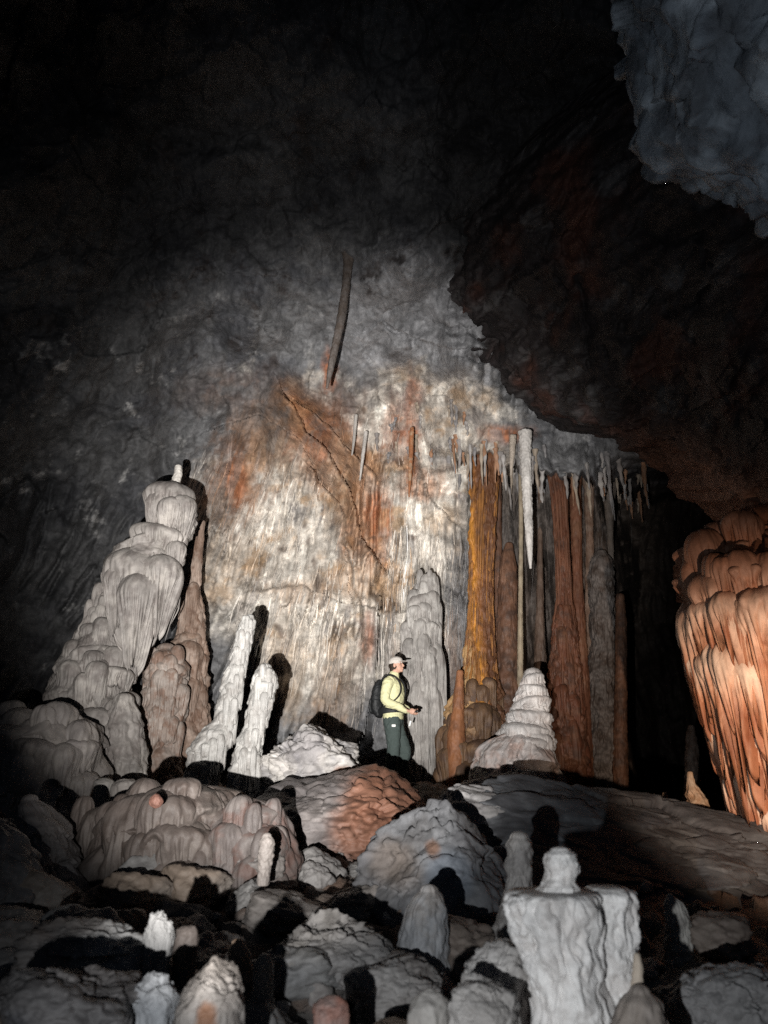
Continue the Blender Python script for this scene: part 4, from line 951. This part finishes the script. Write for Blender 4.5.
def chain(bm, pts, m=16, n=5, lat0=(0, 1, 0)):
    """tapered limb: rows of x, y, z, radius along the lateral axis, radius along the other"""
    P = cat_rom([p if len(p) == 5 else (*p, p[3]) for p in pts], n)
    P[:, 3:] = np.maximum(P[:, 3:], .002)
    C = P[:, :3]; T = np.gradient(C, axis=0)
    th = np.linspace(0, 2 * np.pi, m, endpoint=False)
    rings = []
    def ring(c, t, a, b):
        t = t / (np.linalg.norm(t) + 1e-9); l = np.array(lat0, float)
        if abs(l @ t) > .92: l = np.array([1.0, 0, 0])
        l = l - (l @ t) * t; l /= np.linalg.norm(l); o = np.cross(t, l)
        rings.append([bm.verts.new(tuple(c + a * math.cos(q) * l + b * math.sin(q) * o)) for q in th])
    t0 = T[0] / (np.linalg.norm(T[0]) + 1e-9); t1 = T[-1] / (np.linalg.norm(T[-1]) + 1e-9)
    r0 = min(P[0, 3:]); r1 = min(P[-1, 3:])
    for q in (.12, .5, .85): ring(C[0] - t0 * r0 * math.cos(math.asin(q)) * .8, T[0], P[0, 3] * q, P[0, 4] * q)
    for c, t, a, b in zip(C, T, P[:, 3], P[:, 4]): ring(c, t, a, b)
    for q in (.85, .5, .12): ring(C[-1] + t1 * r1 * math.cos(math.asin(q)) * .8, T[-1], P[-1, 3] * q, P[-1, 4] * q)
    for A, B in zip(rings[:-1], rings[1:]):
        for k in range(m):
            bm.faces.new((A[k], A[(k + 1) % m], B[(k + 1) % m], B[k]))
    bm.faces.new(rings[0][::-1]); bm.faces.new(rings[-1])

def ball(bm, c, r, rot=0.0):
    M = Matrix.Translation(c) @ Matrix.Rotation(rot, 4, 'Y') @ Matrix.Diagonal((*r, 1))
    bmesh.ops.create_uvsphere(bm, u_segments=20, v_segments=14, radius=1, matrix=M)

def grow(name, bm, voxel, mat, parent, wrinkle=0.0, wscale=14.0, cut=None, soft=2):
    bmesh.ops.recalc_face_normals(bm, faces=bm.faces)
    me = bpy.data.meshes.new(name); bm.to_mesh(me); bm.free()
    o = bpy.data.objects.new(name, me); COL.objects.link(o)
    md = o.modifiers.new('r', 'REMESH'); md.mode = 'VOXEL'; md.voxel_size = voxel
    sm_ = o.modifiers.new('s', 'SMOOTH'); sm_.iterations = soft; sm_.factor = .5
    dg = bpy.context.evaluated_depsgraph_get(); dg.update()
    me2 = bpy.data.meshes.new_from_object(o.evaluated_get(dg))
    o.modifiers.clear(); o.data = me2; bpy.data.meshes.remove(me); me2.name = name
    if wrinkle:
        n = len(me2.vertices)
        co = np.zeros(n * 3, np.float32); me2.vertices.foreach_get('co', co); co = co.reshape(-1, 3)
        nr = np.zeros(n * 3, np.float32); me2.vertices.foreach_get('normal', nr); nr = nr.reshape(-1, 3)
        w_ = ridged(co * [wscale, wscale, wscale * 1.4] + .8 * fbm(co * 6, 2)[:, None], 2, seed=3) - .55
        co = co + nr * (wrinkle * w_)[:, None]
        me2.vertices.foreach_set('co', co.astype(np.float32).ravel())
    me2.polygons.foreach_set('use_smooth', np.ones(len(me2.polygons), bool))
    me2.materials.clear(); me2.materials.append(mat); me2.update()
    if parent is not None: o.parent = parent
    return o

M_SKIN = plain('skin', (.50, .29, .21), .55, .35, 60, .1, .1)
M_JACK = plain('pale_yellow_fabric', (.62, .60, .36), .85, .2, 90, .2, .1)
M_TROU = plain('grey_green_fabric', (.058, .075, .070), .85, .2, 90, .2, .15)
M_CAP = plain('light_cap_cloth', (.50, .46, .42), .85, .2, 120, .2, .1)
M_PACK = plain('black_nylon', (.014, .015, .016), .6, .35, 80, .3, .2)
M_HAIR = plain('dark_hair', (.03, .02, .014), .6, .3, 120, .4, .3)
M_WHITE = plain('white_patch', (.75, .75, .73), .6, .3, 60, .05, .05)
M_EYE = plain('eye', (.03, .022, .018), .2, .5, 30, 0, .1)
M_TORCH = plain('black_metal', (.02, .02, .022), .35, .5, 60, .05, .1)
M_BOOT = plain('dark_boot_leather', (.035, .03, .026), .7, .3, 60, .2, .2)

PX, PY_, PYD = 393.5, 789, 10.5
foot = at(PX, PY_, PYD)
person = empty('person', (foot[0], foot[1], foot[2]), -.30)
tag(person, 'caver in pale yellow jacket and dark trousers looking up to the right', 'person')

def hand_bits(bm, cx, cy, cz, s, grip):
    """palm, four unequal fingers and a thumb; s = -1 right hand, +1 left; closes round a rod along x"""
    ball(bm, (cx - .012, cy + s * .028, cz + .0), (.043, .014, .040))
    R = .0245 if grip else .034
    for i, (dx, r, reach) in enumerate(((.030, .0088, 250), (.010, .0092, 265), (-.010, .0088, 255), (-.028, .0078, 235))):
        pts = []
        for a in np.linspace(25, reach if grip else reach * .55, 7):
            q = math.radians(a)
            pts.append((cx + dx, cy + s * R * math.cos(q), cz + R * math.sin(q), r * (1 - .0006 * a)))
        chain(bm, pts, 10, 3, (1, 0, 0))
    chain(bm, [(cx - .035, cy + s * .026, cz - .018, .012), (cx - .012, cy + s * .016, cz - .033, .0108), (cx + .016, cy - s * .002, cz - .030, .0098), (cx + .034, cy - s * .012, cz - .022, .0085)], 10, 4, (1, 0, 0))

RH = (.315, -.105, .985); LH = (.285, .125, 1.0)
bm = bmesh.new()
chain(bm, [(0, 0, .88, .15, .10), (0, 0, .98, .155, .11), (0, 0, 1.1, .135, .10), (.01, 0, 1.25, .155, .115), (0, 0, 1.36, .165, .105), (0, 0, 1.425, .12, .08), (.012, 0, 1.465, .062, .062), (.022, 0, 1.50, .052, .055), (.034, 0, 1.56, .052, .056)], 24)
for s in (-1, 1):
    w_ = RH if s < 0 else LH
    chain(bm, [(0, s * .15, 1.395, .055), (-.012, s * .205, 1.36, .052), (-.03, s * .235, 1.25, .045), (-.04, s * .24, 1.14, .041), (.04, s * .225, 1.085, .041), (.15, s * .18, 1.035, .034), (w_[0] - .075, w_[1] + s * .028, w_[2] + .008, .026, .022), (w_[0] - .04, w_[1] + s * .028, w_[2] + .002, .026, .018)], 16)
    hand_bits(bm, *w_, s, s < 0)
for s, kx, fx in ((-1, .03, -.03), (1, .13, .14)):
    chain(bm, [(0, s * .085, .90, .085, .095), (.02, s * .09, .78, .08, .09), (kx, s * .095, .50, .056, .06), (kx - .03, s * .1, .38, .052, .06), (fx, s * .1, .10, .036, .04)], 16)
    chain(bm, [(fx - .05, s * .1, .045, .036, .035), (fx + .05, s * .105, .045, .042, .035), (fx + .15, s * .11, .03, .04, .022)], 14)
# head, tipped up a little
hc = Vector((.052, 0, 1.628)); tilt = -.16
def hp(x, y, z):
    v = Matrix.Rotation(tilt, 3, 'Y') @ Vector((x, y, z)); return tuple(hc + v)
ball(bm, hp(-.012, 0, .022), (.094, .074, .092), tilt)
ball(bm, hp(.022, 0, -.03), (.064, .058, .078), tilt)
ball(bm, hp(.058, 0, -.088), (.024, .028, .02), tilt)                  # chin
chain(bm, [(*hp(-.03, 0, -.06), .05, .05), (*hp(.05, 0, -.082), .034, .022)], 14)
chain(bm, [(*hp(.078, 0, .012), .009, .008), (*hp(.094, 0, -.012), .011, .010), (*hp(.102, 0, -.030), .013, .011)], 10)   # nose
ball(bm, hp(.084, 0, -.034), (.014, .018, .008), tilt)
ball(bm, hp(.082, 0, -.055), (.011, .024, .006), tilt)
ball(bm, hp(.080, 0, -.067), (.011, .021, .0065), tilt)
chain(bm, [(*hp(.068, -.045, .028), .010), (*hp(.083, 0, .026), .010), (*hp(.068, .045, .028), .010)], 10)
for s in (-1, 1):
    ball(bm, hp(-.012, s * .074, -.008), (.020, .009, .032), tilt)
    ball(bm, hp(.055, s * .04, -.028), (.022, .02, .02), tilt)
body = grow('body', bm, .0052, M_SKIN, person)
for s in (-1, 1):
    bm = bmesh.new(); ball(bm, hp(.074, s * .031, .004), (.0095, .0115, .0075), tilt)
    grow('eye', bm, .0022, M_EYE, person)
bm = bmesh.new()
ball(bm, hp(-.03, 0, .005), (.084, .081, .082), tilt); ball(bm, hp(-.062, 0, -.04), (.045, .062, .05), tilt)
grow('hair', bm, .006, M_HAIR, person, .006, 40)
# cap > crown mesh with a visor below it
bm = bmesh.new()
ball(bm, hp(-.008, 0, .052), (.108, .088, .075), tilt)
chain(bm, [(*hp(-.10, 0, .03), .03, .02), (*hp(0, 0, .03), .086, .02), (*hp(.085, 0, .036), .03, .012)], 16)
cap_o = grow('cap', bm, .005, M_CAP, person, .004, 18)
bm = bmesh.new()
chain(bm, [(*hp(.05, 0, .036), .076, .007), (*hp(.10, 0, .034), .074, .006), (*hp(.145, 0, .026), .058, .005), (*hp(.165, 0, .02), .03, .004)], 20)
vis = grow('visor', bm, .0035, M_CAP, person); put_keep = vis.matrix_world.copy(); vis.parent = cap_o
# jacket
bm = bmesh.new()
chain(bm, [(0, 0, .90, .178, .135), (0, 0, .98, .18, .14), (.004, 0, 1.08, .168, .132), (.012, 0, 1.25, .182, .142), (0, 0, 1.36, .19, .13), (0, 0, 1.425, .145, .1), (.008, 0, 1.465, .085, .082), (.014, 0, 1.50, .07, .074)], 26)
for s in (-1, 1):
    w_ = RH if s < 0 else LH
    chain(bm, [(0, s * .14, 1.39, .078), (-.012, s * .208, 1.355, .075), (-.03, s * .24, 1.25, .066), (-.04, s * .246, 1.14, .062), (.035, s * .228, 1.088, .058), (.14, s * .184, 1.04, .050), (w_[0] - .10, w_[1] + s * .034, w_[2] + .012, .040, .038)], 18)
jacket = grow('jacket', bm, .0075, M_JACK, person, .011, 11)
bm = bmesh.new()
chain(bm, [(0, 0, .88, .172, .128), (0, 0, .935, .186, .144)], 26)
hem = grow('hem_band', bm, .008, M_JACK, jacket, .006, 11)
# trousers
bm = bmesh.new()
chain(bm, [(0, 0, .965, .158, .118), (0, 0, .9, .168, .13), (.0, 0, .82, .162, .128), (.01, 0, .77, .12, .1)], 26)
for s, kx, fx in ((-1, .03, -.03), (1, .13, .14)):
    chain(bm, [(0, s * .085, .90, .095, .118), (.02, s * .092, .76, .096, .112), (kx, s * .096, .50, .078, .088), (kx - .025, s * .1, .34, .072, .086), (fx, s * .1, .10, .068, .08)], 18)
trou = grow('trousers', bm, .0085, M_TROU, person, .012, 9)
# boots
for s, fx in ((-1, -.03), (1, .14)):
    bm = bmesh.new()
    chain(bm, [(fx, s * .1, .16, .055, .06), (fx, s * .1, .06, .055, .06)], 14)
    chain(bm, [(fx - .06, s * .1, .045, .045, .044), (fx + .06, s * .106, .045, .052, .045), (fx + .17, s * .112, .034, .046, .03)], 14)
    grow('boot', bm, .007, M_BOOT, person)
# white label on the hip, on the near side
bm = bmesh.new(); bmesh.ops.create_cube(bm, size=1, matrix=Matrix.Translation((.062, -.188, .80)) @ Matrix.Rotation(.25, 4, 'Z') @ Matrix.Diagonal((.055, .012, .034, 1)))
bmesh.ops.bevel(bm, geom=bm.edges[:], offset=.004, segments=2, affect='EDGES')
grow('white_patch', bm, .004, M_WHITE, trou, soft=0)

def rootlike(name, label, cat):
    o = empty(name, person.location, person.rotation_euler.z); return tag(o, label, cat)
pack = rootlike('backpack', 'small black backpack on the back of the caver', 'backpack')
bm = bmesh.new()
chain(bm, [(-.20, 0, .96, .115, .055), (-.225, 0, 1.05, .14, .085), (-.225, 0, 1.2, .145, .09), (-.205, 0, 1.33, .13, .075), (-.185, 0, 1.40, .10, .05)], 20)
bag = grow('bag', bm, .008, M_PACK, pack, .01, 12)
bm = bmesh.new(); chain(bm, [(-.30, 0, 1.0, .09, .03), (-.315, 0, 1.08, .1, .035), (-.30, 0, 1.17, .09, .03)], 16)
grow('pocket', bm, .007, M_PACK, bag, .006, 14)
for s in (-1, 1):
    bm = bmesh.new()
    chain(bm, [(-.15, s * .10, 1.40, .026, .012), (-.06, s * .125, 1.478, .026, .012), (.05, s * .125, 1.465, .026, .012), (.125, s * .118, 1.38, .026, .012), (.145, s * .12, 1.26, .024, .011), (.09, s * .165, 1.15, .018, .010), (-.06, s * .19, 1.06, .018, .010), (-.16, s * .12, 1.0, .018, .01)], 12)
    grow('shoulder_strap', bm, .006, M_PACK, pack)
    bm = bmesh.new(); chain(bm, [(-.17, s * .12, .985, .012, .04), (-.08, s * .185, 1.0, .012, .045), (.02, s * .2, .995, .012, .03), (.10, s * .165, .99, .012, .018), (.15, s * .06, .985, .012, .014), (.155, 0, .985, .012, .014)], 12)
    grow('hip_belt', bm, .006, M_PACK, pack)
torch = rootlike('hand_torch', 'small black torch with a white tag held in the hand of the caver', 'torch')
bm = bmesh.new()
chain(bm, [(RH[0] - .05, RH[1], RH[2], .0135), (RH[0] + .05, RH[1], RH[2], .0135), (RH[0] + .052, RH[1], RH[2], .017), (RH[0] + .062, RH[1], RH[2], .017)], 18, 3)
grow('barrel', bm, .004, M_TORCH, torch, soft=1)
bm = bmesh.new()
chain(bm, [(RH[0] - .05, RH[1], RH[2], .003), (RH[0] - .06, RH[1], RH[2] - .06, .003), (RH[0] - .05, RH[1], RH[2] - .12, .003)], 8)
cord = grow('cord', bm, .0018, M_TORCH, torch, soft=0)
bm = bmesh.new(); bmesh.ops.create_cube(bm, size=1, matrix=Matrix.Translation((RH[0] - .048, RH[1], RH[2] - .155)) @ Matrix.Rotation(.3, 4, 'Y') @ Matrix.Diagonal((.028, .01, .075, 1)))
bmesh.ops.bevel(bm, geom=bm.edges[:], offset=.004, segments=2, affect='EDGES')
grow('tag', bm, .004, M_WHITE, cord, soft=0)


# ------------------------------------------------------------------ light
def spot(name, loc, target, energy, size, blend, rgb, radius):
    l = bpy.data.lights.new(name, 'SPOT'); l.energy = energy; l.spot_size = math.radians(size); l.spot_blend = blend
    l.color = rgb; l.shadow_soft_size = radius
    o = bpy.data.objects.new(name, l); COL.objects.link(o); o.location = loc
    o.rotation_euler = (Vector(target) - Vector(loc)).to_track_quat('-Z', 'Y').to_euler()
    return o
LP = (-.5, -.05, 1.2)
spot('lamp_beam', LP, at(335, 550, 12.5), 8600, 50, 1.0, (1, .97, .93), .02)
spot('lamp_halo', LP, at(320, 420, 12.0), 750, 60, 1.0, (1, .97, .95), .02)
spot('lamp_spill', LP, at(490, 925, 5), 300, 74, 1.0, (.93, .97, 1.0), .02)
spot('cool_fill', (-.2, -.1, 1.5), at(760, 70, 3.2), 230, 62, 1.0, (.84, .92, 1.0), .03)  # added fill to brighten the roof outcrop, no real lamp behind it
spot('warm_lamp', (1.9, 2.2, 1.25), at(762, 715, 6.6), 1350, 44, 1.0, (1, .75, .56), .03)

w = bpy.data.worlds.new('World'); S.world = w; w.use_nodes = True
bg = w.node_tree.nodes['Background']
bg.inputs['Color'].default_value = (.5, .68, 1, 1); bg.inputs['Strength'].default_value = .02

cam = bpy.data.cameras.new('camera'); co = bpy.data.objects.new('camera', cam); COL.objects.link(co)
co.location = CAM; co.rotation_euler = (math.pi / 2 + PITCH, 0, 0)
cam.sensor_fit = 'HORIZONTAL'; cam.sensor_width = 36; cam.lens = 36 * F / 768
cam.clip_start = .05; cam.clip_end = 200
cam.dof.use_dof = True; cam.dof.focus_distance = 10.5; cam.dof.aperture_fstop = 2.8
S.camera = co
S.view_settings.view_transform = 'Standard'; S.view_settings.look = 'None'; S.view_settings.gamma = 1
S.view_settings.use_curve_mapping = False; S.view_settings.exposure = 0
S.render.engine = 'CYCLES'
cy = S.cycles
cy.max_bounces = 4; cy.diffuse_bounces = 2; cy.glossy_bounces = 2; cy.use_denoising = False
cy.sample_clamp_indirect = 1; cy.use_adaptive_sampling = True; cy.adaptive_threshold = .02
